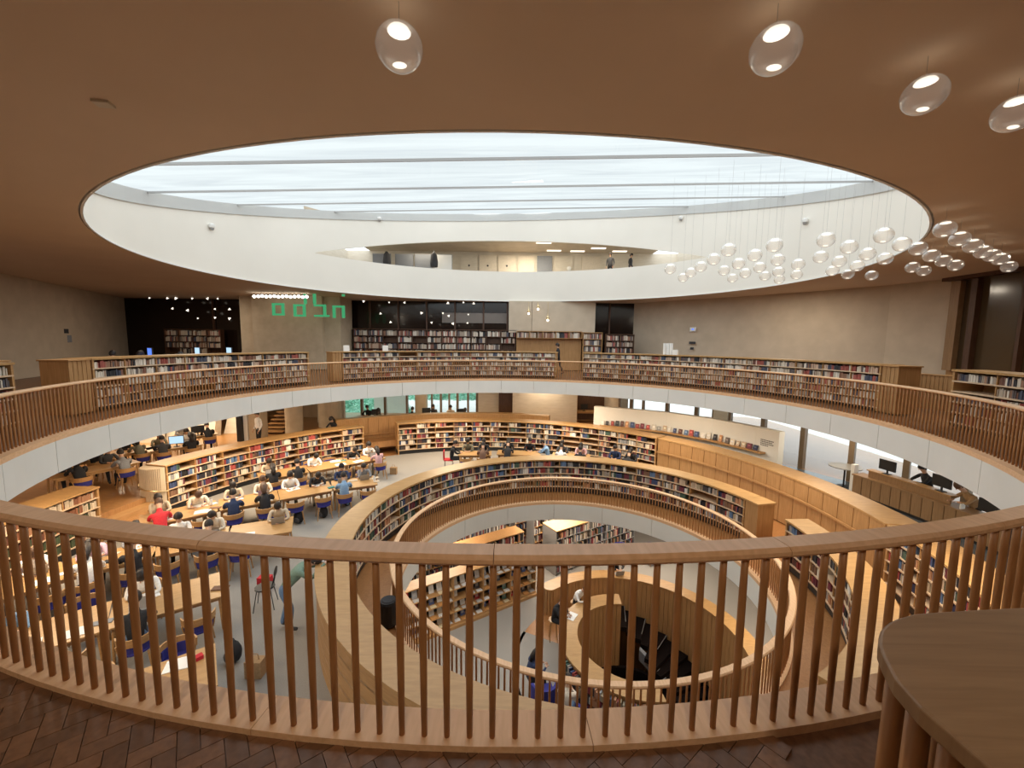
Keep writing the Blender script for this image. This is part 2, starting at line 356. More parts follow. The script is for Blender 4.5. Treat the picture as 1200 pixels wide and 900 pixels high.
# skylight: panes and beams
sk = thing('skylight', 'large oval skylight of cloudy white glass crossed by thin grey beams', 'skylight', (CE[0], CE[1], plane_z(*CE)))
YB = [CE[1]-EB, 9.05, 13.55, 18.0, 22.4, CE[1]+EB]
for k in range(5):
    ya, yb = YB[k], YB[k+1]; L, Rr = [], []
    for i in range(13):
        y = ya+(yb-ya)*i/12; h = EA*math.sqrt(max(0, 1-((y-CE[1])/EB)**2)); h = max(h, .02)
        L.append((CE[0]-h, y)); Rr.append((CE[0]+h, y))
    g = G(); P = L+Rr[::-1]; b = g.verts([(x, y, plane_z(x, y)) for x, y in P]); g.face(*[b+i for i in range(len(P))])
    obj('glass_pane', g, 'sky_glass', sk)
    if k:
        h = EA*math.sqrt(1-((ya-CE[1])/EB)**2)
        g = G(); g.prism([(CE[0]-h, ya-.025), (CE[0]+h, ya-.025), (CE[0]+h, ya+.025), (CE[0]-h, ya+.025)], lambda x, y: plane_z(x, y)-.07, lambda x, y: plane_z(x, y)-.01)
        obj('beam', g, 'grey', sk)
# grey band right under the glass, shadow of the reveal put into its colour
g = G(); n = 200
for i in range(n):
    a0, a1 = 2*PI*i/n, 2*PI*(i+1)/n; (x0, y0), (x1, y1) = ell(a0, .996), ell(a1, .996)
    k = g.verts([(x0, y0, plane_z(x0, y0)-.42), (x1, y1, plane_z(x1, y1)-.42), (x1, y1, plane_z(x1, y1)-.0), (x0, y0, plane_z(x0, y0)-.0)]); g.face(k, k+3, k+2, k+1)
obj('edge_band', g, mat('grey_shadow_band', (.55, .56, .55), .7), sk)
# small cameras on the drum
for i, (a, z, lb) in enumerate(((50.5, 8.35, 'small white dome security camera on the drum above the slit window at right'), (85, 6.6, 'white security camera on the right end of the drum beside the glass'),
                            (-39.5, 8.55, 'tiny grey security camera under the skylight edge left of centre'), (-86, 6.1, 'tiny grey bracket camera on the left end of the drum'))):
    x, y = ell(rad(a), .992); t = thing('security_camera', lb, 'camera', (x, y, z))
    g = G(); g.lathe((0, 0, 0), [(.03, -.02), (.10, 0), (.12, .1), (.05, .16)], 10); obj('housing', g, 'white', t, local=True)
    g = G(); g.ball((0, 0, -.03), .075, 10, 6); obj('lens', g, 'grey', t, local=True)
# ---- office behind the slit
def outside_plate(z0, z1):
    g = G(); n = 40
    for i in range(n):
        a, b = -1.04+2.08*i/n, -1.04+2.08*(i+1)/n; (x0, y0), (x1, y1) = ell(a, 1.022), ell(b, 1.022)
        g.prism([(x0, y0), (x1, y1), (x1, 33), (x0, 33)][::-1], z0, z1)
    return g
struct('floor', outside_plate(5.8, 6.0), 'carpet')
struct('ceiling', outside_plate(8.30, 8.45), 'wall')
g = G(); g.box(-13, 13, 31, 31.2, 6, 8.3); struct('wall_office', g, 'stone')
wall('wall_office', [(-12.2, 22.6), (-12.2, 31)], 6, 8.3, 'stone'); wall('wall_office', [(12, 31), (12, 22.6)], 6, 8.3, 'stone')
dn = 0
for x0, x1, m, dot in ((-3.9, -2.6, 'stone', 1), (-2.55, -1.2, 'c_cream', 1), (-1.15, .2, 'c_cream', 1), (.3, 1.6, 'c_cream', 0), (1.7, 2.9, 'c_grey', 0), (3.0, 4.4, 'stone', 0), (5.0, 6.4, 'c_cream', 0)):
    dn += 1; t = thing('door_%d' % dn, None, None, ((x0+x1)/2, 30.95, 6)); t['kind'] = 'structure'
    g = G(); g.box(x0+.04, x1-.04, 30.90, 30.98, 6, 8.05); obj('door_leaf', g, m, t)
    if dot:
        g = G(); g.ball(((x0+x1)/2, 30.88, 7.3), .07, 10, 6, (1, .4, 1)); obj('round_sign', g, 'black', t)
def simple(name, label, cat, g, m, loc, group=None, smooth=False, kind=None):
    o = obj(name, g, m, loc=loc, smooth=smooth, local=True); return props(o, label, cat, group, kind)
for x, y in ((2.9, 30.2), (5.9, 29.3), (4.6, 30.3), (7.6, 30.2), (7.9, 28.6), (2.0, 27.9)):
    g = G(); g.box(-.5, .5, -.14, .14, -.05, -.003); simple('ceiling_light', 'glowing ceiling light panel in the office behind the slit window', 'light', g, 'lamp_soft', (x, y, 8.3), 'office ceiling lights')
for i, x in enumerate((-8.8, -7.3, -6.0, -4.7)):
    t = thing('office_screen_divider', ('leftmost', 'second', 'third', 'rightmost')[i]+' grey desk divider panel in the office behind the slit window', 'divider', (x, 28.2, 6), 0)
    g = G(); g.box(-.6, .6, -.03, .03, .2, 1.5); obj('panel', g, 'c_grey' if i < 3 else 'white', t, local=True)
    g = G(); g.box(-.62, .62, -.04, .04, 1.5, 1.54); obj('top_frame', g, 'grey', t, local=True)
    for sx in (-.6, .6):
        g = G(); g.box(sx-.02, sx+.02, -.03, .03, 0, 1.5); obj('post', g, 'grey', t, local=True)
PERSONS_LATER = [((6.5, 28.2, 6.0), 2.6, 'left standing figure in dark clothes in the office behind the slit'), ((7.9, 28.4, 6.0), -2.2, 'right standing figure in dark clothes in the office behind the slit')]
for x_, h_, lb_ in ((-8.3, 1.55, 'dark coat hanging in the office at the left part of the slit'), (-5.2, 1.7, 'dark coat hanging beside the white divider in the office')):
    t = thing('coat_stand', lb_, 'coat stand', (x_, 27.6, 6)); g = G(); g.tube([(0, 0, 0), (0, 0, h_)], .02, 6); obj('pole', g, 'grey', t, local=True); g = G(); g.lathe((0, 0, .6), [(.24, 0), (.26, .3), (.2, .75), (.06, .95)], 10); obj('coat', g, 'c_charcoal', t, local=True, smooth=True)
g = G(); g.ball((0, 0, 0), .16, 14, 10, (1, .3, 1)); simple('wall_clock', 'small round white clock on the office wall behind the slit', 'clock', g, 'white', (4.1, 30.8, 7.15))
# ================================================================= RAILINGS
BASEW = .165
def baluster_mesh():
    g = G(); g.lathe((0, 0, 0), [(.0135, 0), (.0165, .30), (.0175, .48), (.0165, .70), (.015, .858)], 8); me = g.mesh('baluster', 'baluster', smooth=True); return me
BAL = baluster_mesh()
def rail_profile(r, z):
    w, h, q = .064, .05, .016
    return [(r-w+q, z-h), (r+w-q, z-h), (r+w, z-h+q), (r+w, z-q), (r+w-q, z), (r-w+q, z), (r-w, z-q), (r-w, z-h+q)]
def railing(label, c, rb, r_in, z, n, phase, panel, step, cap, near, fas_ph, rstep=None, rph=None):
    t = thing('round_railing', label, 'railing', (c[0], c[1], z))
    ns = round(360/step); rstep = rstep or step; rph = fas_ph if rph is None else rph
    for i in range(round(360/rstep)):
        a0 = rph+i*rstep
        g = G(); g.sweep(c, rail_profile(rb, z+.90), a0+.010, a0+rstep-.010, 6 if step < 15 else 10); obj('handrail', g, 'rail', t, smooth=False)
    g = G()
    for i in range(ns):
        a0 = fas_ph+i*step
        g.sweep(c, [(r_in, z-.09), (r_in+BASEW+.02, z-.09), (r_in+BASEW+.02, z), (r_in, z)], a0+.01, a0+step-.01, 6 if step < 15 else 10)
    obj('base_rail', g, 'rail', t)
    pts = []
    for i in range(n):
        a = phase+i*360/n; x, y = pol(c, rb, a); d = math.hypot(x-near[0], y-near[1]); pts.append((d, x, y, a))
    pts.sort()
    for d, x, y, a in pts[:cap]:
        o = bpy.data.objects.new('baluster', BAL); COL.objects.link(o); o.parent = t; o.location = (x-c[0], y-c[1], 0)
    if pts[cap:]:
        g = G()
        for d, x, y, a in pts[cap:]:
            g.lathe((x, y, z), [(.0145, 0), (.0175, .48), (.015, .858)], 6)
        o = obj('far_balusters', g, 'baluster', t, smooth=True); o['kind'] = 'stuff'
    # white fascia below
    s = thing('trim_30', None, None, (c[0], c[1], z-.4)); s['kind'] = 'structure'
    for i in range(round(360/panel)):
        a0 = fas_ph+i*panel; gap = .006/r_in*57.3
        g = G(); g.arc(c, r_in, r_in+.05, a0+gap, a0+panel-gap, z-.67, z-.09, max(3, int(panel/2))); obj('fascia_panel', g, 'white_panel', s)
railing('round oak railing of slim balusters ringing the upper balcony void', CT, 9.0, RT, 0, 544, 180-17.8487+math.degrees(0), 10, 10, 300, (0, 4), -112.87, 360/43, 180)
railing('smaller round oak railing around the middle level void', CM, 4.57, 4.45, Z_MID, 280, 0, 22.4 if 0 else 22.5, 22.5, 280, (0, 0), -46.8)
# ================================================================= SLABS OF THE LOWER LEVELS
OUT = [(-27, 29), (17.5, 29), (17.5, -6), (-13, -6)]
g = G(); ring_plate(g, CO, 10.95, poly_ray(CO, OUT), Z_TER-.3, Z_TER, 120); struct('floor', g, 'floor_wood')
g = G(); ring_plate(g, CM, 4.5, poly_ray(CM, [(-27, 29), (17.5, 29), (17.5, -6), (-13, -6)]), Z_MID-.68, Z_MID-.04, 96); struct('floor', g, 'aisle_wood')
# carpet ring between the two bookcase rings
g = G(); b = len(g.v); n = 120
for i in range(n):
    a = 2*PI*i/n; x, y = CM[0]+6.05*sin(a), CM[1]+6.05*cos(a); X, Y = CO[0]+10.44*sin(a), CO[1]+10.44*cos(a)
    g.v += [(x, y, Z_MID), (X, Y, Z_MID)]
for i in range(n):
    if 19 < i < 52: continue
    p, q = b+2*i, b+2*((i+1) % n); g.face(p, q, q+1, p+1)
struct('floor', g, 'carpet')
g = G(); ring_plate(g, CP, 3.5, poly_ray(CP, [(-16, 26), (17.5, 26), (17.5, -3), (-10, -3)]), Z_BOT-.3, Z_BOT, 96); struct('floor', g, 'carpet')
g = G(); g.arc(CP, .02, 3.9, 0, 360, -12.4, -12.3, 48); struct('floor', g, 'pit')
g = G(); g.arc(CP, 3.21, 3.3, 168, 320, -12.3, Z_BOT-.06, 30); struct('wall_pit', g, 'dark_wood')
g = G(); g.prism([(-10, 25), (16, 25), (16, 25.2), (-10, 25.2)], Z_BOT, -4.7); struct('wall_back', g, 'concrete')
wall('wall_left', [(-10.2, 25), (-10.2, -3)], Z_BOT, -4.7, 'concrete'); wall('wall_right', [(16, 25), (16, -3)], Z_BOT, -4.7, 'concrete'); wall('wall_front', [(-10.2, -3), (16, -3)], Z_BOT, -4.7, 'concrete')
# parquet blocks on the balcony floor in front of the railing (herringbone)
pf = thing('floor', None, None, (0, 1, -.045)); pf['kind'] = 'structure'
def clip(poly, nx, ny, d):
    out = []
    for i in range(len(poly)):
        p, q = poly[i], poly[(i+1) % len(poly)]; fp, fq = p[0]*nx+p[1]*ny-d, q[0]*nx+q[1]*ny-d
        if fp >= 0: out.append(p)
        if fp*fq < 0: t = fp/(fp-fq); out.append((p[0]+(q[0]-p[0])*t, p[1]+(q[1]-p[1])*t))
    return out
pm = [noise_mat('parquet_block', tuple(k*x for x in (.155, .072, .032)), tuple(k*x for x in (.225, .11, .052)), (5, 5, 5), 6, 5, .38) for k in (.8, 1, 1.15)]
bw, bl, ga = .085, .170, .0016
ha = rad(38); cnt = 0
PB = []
for i in range(-50, 50):
    for j in range(-40, 40):
        for kind in (0, 1):
            # herringbone lattice: steps (w, w) and (L, -L)
            ox, oy = i*bw+j*bl, i*bw-j*bl
            r = (ox+ga, ox+bl-ga, oy+ga, oy+bw-ga) if kind == 0 else (ox+bl+ga-bw*0, ox+bl+bw-ga, oy+ga, oy+bl-ga)
            if kind == 1: r = (ox+bl+ga, ox+bl+bw-ga, oy-bl+bw+ga, oy+bw-ga)
            P = [(r[0], r[2]), (r[1], r[2]), (r[1], r[3]), (r[0], r[3])]
            P = [(x*cos(ha)-y*sin(ha), 1+x*sin(ha)+y*cos(ha)) for x, y in P]
            mx, my = sum(p[0] for p in P)/4, sum(p[1] for p in P)/4
            if not (-3.1 < mx < 1.3 and .9 < my < 3.0) or abs(mx) > my*1.45+.1: continue
            d = math.hypot(mx-CT[0], my-CT[1])
            if d < 8.93 or d > 10.25: continue
            nx, ny = (mx-CT[0])/d, (my-CT[1])/d
            P = clip(P, nx, ny, nx*CT[0]+ny*CT[1]+9.035)
            if len(P) < 3: continue
            PB.append((math.hypot(mx, my), P))
PB.sort(key=lambda q: q[0]); print('blocks', len(PB))
for d_, P in PB[:300]: g = G(); g.prism(P, -.044, -.03-random.random()*.0015); obj('parquet_block', g, pm[random.randrange(3)], pf)
g = G()
for d_, P in PB[300:]: g.prism(P, -.044, -.03-random.random()*.0015)
if PB[300:]: obj('parquet_blocks', g, pm[1], pf)['kind'] = 'stuff'
# ================================================================= BOOKS
BC = [(.02, .018, .02), (.03, .03, .035), (.24, .035, .03), (.38, .07, .06), (.05, .075, .17), (.10, .17, .30), (.62, .58, .50), (.75, .73, .68), (.45, .36, .24), (.10, .04, .03), (.22, .12, .07), (.06, .11, .08), (.02, .02, .03), (.70, .66, .58),
      (.30, .30, .30), (.55, .42, .30), (.02, .03, .08), (.16, .03, .05), (.70, .62, .5), (.50, .25, .13), (.38, .33, .28), (.06, .05, .05), (.13, .10, .09)]
WARMB = [(.62, .56, .47), (.5, .42, .33), (.30, .16, .10), (.34, .09, .07), (.70, .64, .55), (.2, .09, .06), (.12, .1, .1), (.07, .08, .12), (.55, .40, .30), (.66, .6, .52), (.03, .03, .035), (.35, .28, .22)]
def book_hexa(g, c, r_back, dr, a, w, z, h, face):
    """book on an arc: spine at radius r_back+dr*face side"""
    da = w/2/r_back*57.2958*.96
    ra, rb = (r_back, r_back+dr) if dr > 0 else (r_back+dr, r_back)
    P = [pol(c, rr, aa) for rr, aa in ((ra, a-da), (rb, a-da), (rb, a+da), (ra, a+da))]
    g.hexa([(x, y, z) for x, y in P]+[(x, y, z+h) for x, y in P])
def fill_arc(g, c, rb, dr, a0, a1, z, hmax, pal=BC, wmin=.018, wmax=.05, gapp=.12, rec=None):
    """fill one compartment with books between angles a0..a1 (a1>a0)"""
    a = a0; k = 57.2958/rb; n0 = random.random()
    full = random.choice((1, .9, .75, .6, .5)) if gapp > .25 else random.choice((1, 1, 1, .85, .6)) if gapp > .05 else 1
    end = a0+(a1-a0)*full; base = random.choice(pal); run = 0
    while True:
        w = random.uniform(wmin, wmax)
        if a+w*k > end: break
        if run <= 0: base = random.choice(pal); run = random.choice((1, 1, 2, 3, 6))
        run -= 1
        j = random.uniform(.8, 1.2); h = hmax*random.uniform(.62, .88); cc = tuple(min(.85, x*j) for x in base)
        if rec is not None: rec.append((a+w*k/2, w, z, h, cc, dr*random.uniform(.85, 1), rb))
        else:
            g.cur = cc; book_hexa(g, c, rb, dr*random.uniform(.85, 1), a+w*k/2, w, z, h, 0)
        a += w*k
        if random.random() < .02: a += .03*k
CNAME = lambda c: ('near-black' if max(c) < .06 else 'cream' if min(c) > .45 else 'white' if min(c) > .6 else 'red' if c[0] > .28 and c[1] < .12 else 'blue' if c[2] > c[0]*1.4 and c[2] > .1 else 'navy' if c[2] > c[0]*1.3 else 'green' if c[1] > c[0]*1.3 else 'orange' if c[0] > .5 and c[1] < .35 else 'grey' if abs(c[0]-c[2]) < .06 else 'tan' if c[0] > .4 else 'dark brown')
def ring_case(name, label, blabel, c, ri, ro, a0, a1, z0, z1, rows, bay, faces='i', pal=BC, plinth=.08, topt=.045, ends=(1, 1), skip=(), gapp=.12, oh=.02, indiv=None, wmin=.018, wmax=.05, endm='oak', bookfrom=0, topn='top_board'):
    """curved bookcase. faces: 'i' open to the centre, 'o' open outward, 'io' both"""
    am = (a0+a1)/2; p = pol(c, (ri+ro)/2, am); t = thing(name, label, 'bookcase', (p[0], p[1], z0))
    nseg = max(4, int((a1-a0)/2.5)); k = 57.2958/ri
    g = G(); g.arc(c, ri-oh, ro+oh, a0-oh*k, a1+oh*k, z1-topt, z1, nseg); obj(topn, g, 'oak_top', t)
    g = G(); g.arc(c, ri+.05, ro-.05, a0, a1, z0, z0+plinth, nseg); obj('plinth', g, 'black', t)
    for s, (aa, ab) in enumerate(((a0, a0+.05*k), (a1-.05*k, a1))):
        if ends[s]: g = G(); g.arc(c, ri, ro, aa, ab, z0, z1-topt, 1); obj('end_panel', g, endm, t)
    rm = (ri+ro)/2; two = faces == 'io'
    rbk = {'i': ro-.03, 'o': ri+.03}
    g = G()
    if two: g.arc(c, rm-.01, rm+.01, a0, a1, z0+plinth, z1-topt, nseg)
    elif faces == 'i': g.arc(c, ro-.03, ro, a0, a1, z0, z1-topt, nseg)
    else: g.arc(c, ri, ri+.03, a0, a1, z0, z1-topt, nseg)
    obj('back_panel', g, 'oak', t)
    zs = [z0+plinth+(z1-topt-z0-plinth)*i/rows for i in range(rows+1)]
    for i in range(rows):
        g = G(); g.arc(c, ri, ro, a0, a1, zs[i], zs[i]+.03, nseg); obj('shelf', g, 'shelf_oak', t)
    nb = max(1, round((a1-a0)/k/bay)); step = (a1-a0)/nb
    for i in range(1, nb):
        g = G(); g.arc(c, ri+.01, ro-.01, a0+i*step-.012*k, a0+i*step+.012*k, zs[0]+.03, z1-topt, 1); obj('upright', g, 'oak', t)
    bk = G(); rec = [] if indiv else None
    for fc in faces:
        for i in range(bookfrom, rows):
            for b in range(nb):
                if (i, b) in skip: continue
                if random.random() < gapp*.35: continue
                aa, ab = a0+b*step+.02*k+(.05*k if b == 0 else 0), a0+(b+1)*step-.02*k-(.05*k if b == nb-1 else 0); zz, hh = zs[i]+.03, (zs[i+1] if i < rows-1 else z1-topt)-zs[i]-.03
                depth = .17
                if fc == 'i': rb, dr = ri+.02+depth, -depth
                else: rb, dr = ro-.02-depth, depth
                R = None
                if indiv and indiv(fc, i, b, (aa+ab)/2): R = rec
                fill_arc(bk, c, rb, dr, aa, ab, zz, hh, pal, wmin, wmax, gapp, R)
    if bk.v:
        o = obj('shelved_books', bk, 'book', loc=(p[0], p[1], z0)); props(o, blabel, 'books', None, 'stuff')
    if rec: INDIV.extend([(c, r, label) for r in rec])
    return t
INDIV = []
# --- upper balcony bookcases
TR0, TR1 = 10.1, 10.72
ring_case('curved_bookcase', 'short stretch of curved oak bookcase at the far left edge of the upper balcony', 'rows of books in the balcony bookcase at the left frame edge', CT, TR0, TR1, -124, -105.2, 0, 1.28, 5, .9, 'i', WARMB, gapp=.05)
ring_case('curved_bookcase', 'long curved oak bookcase on the left half of the upper balcony', 'packed rows of books in the long left balcony bookcase', CT, TR0, TR1, -94.6, -54.0, 0, 1.28, 5, .9, 'i', WARMB, gapp=.05)
ring_case('curved_bookcase', 'curved oak balcony bookcase at the back centre with small white cards on top', 'packed rows of books in the back centre balcony bookcase', CT, TR0, TR1, -46.0, 13.0, 0, 1.28, 5, .9, 'i', WARMB, gapp=.05)
ring_case('curved_bookcase', 'long curved oak bookcase on the right half of the upper balcony', 'packed rows of books in the long right balcony bookcase', CT, TR0, TR1, 20.4, 87.5, 0, 1.28, 5, .9, 'i', WARMB, gapp=.05)
ring_case('curved_bookcase', 'curved oak bookcase at the right frame edge of the upper balcony below smoked glass', 'books in the right edge balcony bookcase beyond the frame', CT, TR0, TR1, 98.4, 116, 0, 1.28, 5, .9, 'i', WARMB, gapp=.05, indiv=lambda f, i, b, a: a < 107.5)
# rounded fluted ends and fluted screens
def fluted(name, label, c, r0, r1, a0, a1, z0, z1, m='oak_v'):
    p = pol(c, (r0+r1)/2, (a0+a1)/2); t = thing(name, label, 'screen', (p[0], p[1], z0)); w = .11/r0*57.3; n = max(3, int((a1-a0)/w)); w = (a1-a0)/n
    g = G(); g.arc(c, r0+.02, r1-.02, a0, a1, z0, z1-.03); obj('core_board', g, m, t)
    for i in range(n):
        g = G(); a = a0+i*w; g.sweep(c, [(r0, z0), (r1, z0), (r1, z1-.03), (r0, z1-.03)], a+w*.06, a+w*.94, 1); obj('fluted_board', g, m, t)
    g = G(); g.arc(c, r0-.03, r1+.03, a0-.1, a1+.1, z1-.03, z1); obj('cap', g, 'oak', t)
fluted('fluted_bookcase_end', 'rounded fluted oak end of the long left balcony bookcase', CT, 10.12, 10.7, -97.9, -94.7, 0, 1.27)
fluted('fluted_bookcase_end', 'rounded fluted oak end of the long right balcony bookcase', CT, 10.12, 10.7, 87.6, 90.3, 0, 1.27)
fluted('fluted_bookcase_end', 'plain oak end board left of the back centre bookcase', CT, 10.12, 10.7, -48.3, -46.1, 0, 1.27)
fluted('fluted_screen', 'low fluted oak stair screen on the upper balcony at far left', CT, 12.3, 12.4, -106, -93, 0, 1.2)
fluted('fluted_screen', 'low fluted oak stair screen on the upper balcony at right below the plaster wall', CT, 12.0, 12.1, 84, 104, 0, 1.0)
# individual books of the right edge bookcase
cnt = {}
def individual_books(recs, place, group):
    tz = sorted({round(r[1][2], 3) for r in recs}); amin = min(r[1][0] for r in recs); amax = max(r[1][0] for r in recs)
    for c, (a, w, z, h, cc, dr, rb), lab in recs:
        g = G(); g.cur = cc; x, y = pol(c, rb, a); P = []
        book_hexa(g, c, rb, dr, a, w, z, h, 0)
        g.cur = (.7, .67, .6)
        o = obj('book', g, 'book', loc=(x, y, z))
        tier = tz.index(round(z, 3)); part = ('left', 'middle left', 'middle right', 'right')[min(3, int((a-amin)/(amax-amin+1e-6)*4))]
        props(o, '%s book, %s part of %s tier, %s' % (CNAME(cc), part, ('lowest', 'second', 'third', 'fourth', 'top')[tier] if tier < len(tz)-1 else 'top', place), 'book', group)
individual_books(INDIV[:150], 'right edge balcony bookcase', 'books in the right edge balcony bookcase')
rest = INDIV[150:]; INDIV = []
if rest:
    g = G()
    for c, (a, w, z, h, cc, dr, rb), lab in rest: g.cur = cc; book_hexa(g, c, rb, dr, a, w, z, h, 0)
    props(obj('shelved_books', g, 'book'), 'further books low in the right edge balcony bookcase', 'books', None, 'stuff')
# --- bookcases at the back wall of the upper level (straight)
def straight_case(name, label, blabel, x0, x1, y, z0, z1, rows, bay, depth=.35, pal=WARMB, skip=None, frame='oak', gapp=.15):
    t = thing(name, label, 'bookcase', ((x0+x1)/2, y, z0))
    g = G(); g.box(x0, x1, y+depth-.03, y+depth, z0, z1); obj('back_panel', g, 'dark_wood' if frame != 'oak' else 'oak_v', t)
    g = G(); g.box(x0, x1, y, y+depth, z1-.04, z1); obj('top_board', g, frame, t)
    n = max(1, round((x1-x0)/bay)); st = (x1-x0)/n; dz = (z1-z0-.04)/rows; bk = G()
    for i in range(n+1):
        g = G(); xx = min(x1-.02, max(x0+.02, x0+i*st)); g.box(xx-.02, xx+.02, y, y+depth-.03, z0, z1-.04); obj('upright', g, frame, t)
    for i in range(rows):
        g = G(); g.box(x0, x1, y+.01, y+depth-.03, z0+i*dz, z0+i*dz+.03); obj('shelf', g, frame, t)
        for b in range(n):
            if random.random() < gapp*.4: continue
            x = x0+b*st+.03; e = x0+(b+1)*st-.04
            base = random.choice(pal)
            while x < e-.05:
                w = random.uniform(.02, .055)
                if random.random() < .5: base = random.choice(pal)
                bk.cur = base
                bk.box(x, x+w*.95, y+.04, y+.25, z0+i*dz+.03, z0+i*dz+.03+(dz-.03)*random.uniform(.65, .92)); x += w
                if random.random() < gapp*.1: x += .12
    o = obj('shelved_books', bk, 'book', loc=((x0+x1)/2, y, z0)); props(o, blabel, 'books', None, 'stuff')
    return t
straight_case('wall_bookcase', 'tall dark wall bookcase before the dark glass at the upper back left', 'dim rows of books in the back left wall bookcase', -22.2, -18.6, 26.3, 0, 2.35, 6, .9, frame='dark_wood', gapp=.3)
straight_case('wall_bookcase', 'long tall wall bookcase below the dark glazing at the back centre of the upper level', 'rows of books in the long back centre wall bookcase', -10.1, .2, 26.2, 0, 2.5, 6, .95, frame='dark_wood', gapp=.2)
straight_case('wall_bookcase', 'shallow shelf bridging over the wooden niche under the concrete panel', 'row of books on the shelf over the niche', .25, 4.35, 25.75, 2.0, 2.45, 1, .9, frame='oak', gapp=.1)
straight_case('wall_bookcase', 'narrow tall oak bookcase right of the wooden niche behind the walking figure', 'books in the narrow bookcase right of the niche', 4.4, 5.6, 25.7, 0, 2.4, 6, 1.1, frame='oak', gapp=.05)
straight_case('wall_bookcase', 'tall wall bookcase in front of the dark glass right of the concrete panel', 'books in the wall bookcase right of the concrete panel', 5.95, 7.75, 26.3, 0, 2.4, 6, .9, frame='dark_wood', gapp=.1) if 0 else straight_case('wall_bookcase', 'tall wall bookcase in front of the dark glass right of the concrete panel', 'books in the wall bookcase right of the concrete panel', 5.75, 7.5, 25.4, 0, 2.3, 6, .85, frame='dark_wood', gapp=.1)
g = G(); g.box(.25, 4.35, 26.1, 26.14, 0, 2.0); struct('wall_niche', g, 'oak_v')
# --- middle ring (double sided)
MI, MO = 5.47, 6.06
def case_ind(f, i, b, a): return False
ring_case('ring_bookcase', 'large double sided curved oak bookcase with broad top ringing the middle level void', 'packed rows of books in the large ring bookcase', CM, MI, MO, -190, 72.2, Z_MID, -2.75, 4, .95, 'i', BC, plinth=.2, gapp=.06, topt=.05)
g = None
ring_case('ring_bookcase', 'rounded end curved oak bookcase at right of the middle level beside the plain panelled parapet', 'books in the right hand ring bookcase', CM, MI, MO, 87.6, 152, Z_MID, -2.75, 4, .95, 'i', BC, plinth=.2, gapp=.06, indiv=lambda f, i, b, a: 93 < a < 127 and i > 0)
individual_books(INDIV[:170], 'right hand ring bookcase', 'books in the right hand ring bookcase'); rest = INDIV[170:]; INDIV = []
if rest:
    g = G()
    for c, (a, w, z, h, cc, dr, rb), lab in rest: g.cur = cc; book_hexa(g, c, rb, dr, a, w, z, h, 0)
    props(obj('shelved_books', g, 'book'), 'further books at the near end of the right hand ring bookcase', 'books', None, 'stuff')
# outward facing shelves of the big ring on the near left
bk = G()
for i in range(4):
    a = -150
    while a < -40:
        fill_arc(bk, CM, MO-.19, .17, a+.2, a+8.6, Z_MID+.23+i*.2625, .23, [(.05, .16, .40), (.03, .03, .035), (.6, .58, .53), (.04, .25, .42), (.10, .05, .04), (.02, .03, .06)], .02, .05, .3); a += 9
props(obj('shelved_books', bk, 'book'), 'dark and blue books in the outward facing shelves of the large ring bookcase', 'books', None, 'stuff')
# aisle-side top joint plates of the ring
# --- outer ring of the reading level
OI, OO = 10.4, 11.3
ZO = -2.43
ring_case('outer_bookcase', 'curved oak bookcase with brown leather volumes left of the broad steps on the reading level', 'brown and green bound volumes in the bookcase left of the steps', CO, OI, OO-.1, -126, -89.1, Z_MID, ZO, 5, 1.0, 'i', [(.25, .10, .05), (.35, .17, .09), (.06, .08, .04), (.14, .05, .03), (.55, .45, .33)], plinth=.2, gapp=.05, wmin=.035, wmax=.07)
ring_case('outer_bookcase', 'long curved oak bookcase behind the reading tables on the left with a rounded concrete end', 'rows of books in the long left reading level bookcase', CO, OI, OO-.1, -78.0, -34.6, Z_MID, ZO, 5, .98, 'i', BC, plinth=.2, gapp=.3)
ring_case('outer_bookcase', 'curved oak bookcase at the back centre of the reading level behind the far study tables', 'rows of books in the back centre reading level bookcase', CO, OI, OO-.1, -25.5, 48.4, Z_MID, ZO, 5, .98, 'i', BC, plinth=.2, gapp=.3)
ring_case('outer_bookcase', 'curved oak bookcase at the lower right of the reading level seen between the balusters', 'rows of books in the lower right reading level bookcase', CO, OI, OO-.1, 99.8, 150, Z_MID, ZO, 5, .98, 'i', BC, plinth=.2, gapp=.1)
# panelled parapet between the back case and the lower right case
t = thing('panelled_parapet', 'plain curved oak parapet wall with broad top sweeping along the right of the reading level', 'parapet', (*pol(CO, 10.5, 74), Z_MID))
n = 17; st = (99.4-48.9)/n
for i in range(n):
    g = G(); g.arc(CO, OI, OI+.06, 48.9+i*st+.06, 48.9+(i+1)*st-.06, Z_MID, ZO-.05, 2); obj('wall_board', g, 'oak_v', t)
g = G(); g.arc(CO, OI+.03, OO-.1, 48.9, 99.4, Z_MID, ZO-.05, 20); obj('core', g, 'oak_v', t)
g = G(); g.arc(CO, OI-.02, OO-.08, 48.9, 99.4, ZO-.05, ZO, 24); obj('top_board', g, 'oak_top', t)
g = G(); g.sweep(CO, [(OI-.10, ZO-.62), (OI-.06, ZO-.62), (OI-.06, ZO-.56), (OI-.10, ZO-.56)], 49, 99, 24, dz=lambda u: -.0*u); obj('handrail', g, 'oak', t)
# end of big ring towards the passage
g = G()
t = thing('end_wall', 'tall plain oak end block closing the large ring bookcase at right', 'end block', (*pol(CM, 5.75, 74), Z_MID))
g.arc(CM, MI+.01, MO-.01, 72.4, 77, Z_MID, -2.80, 3); obj('block', g, 'oak_v', t)
g = G(); g.arc(CM, MI-.02, MO+.02, 72.25, 77.3, -2.80, -2.75, 3); obj('top_board', g, 'oak_top', t)
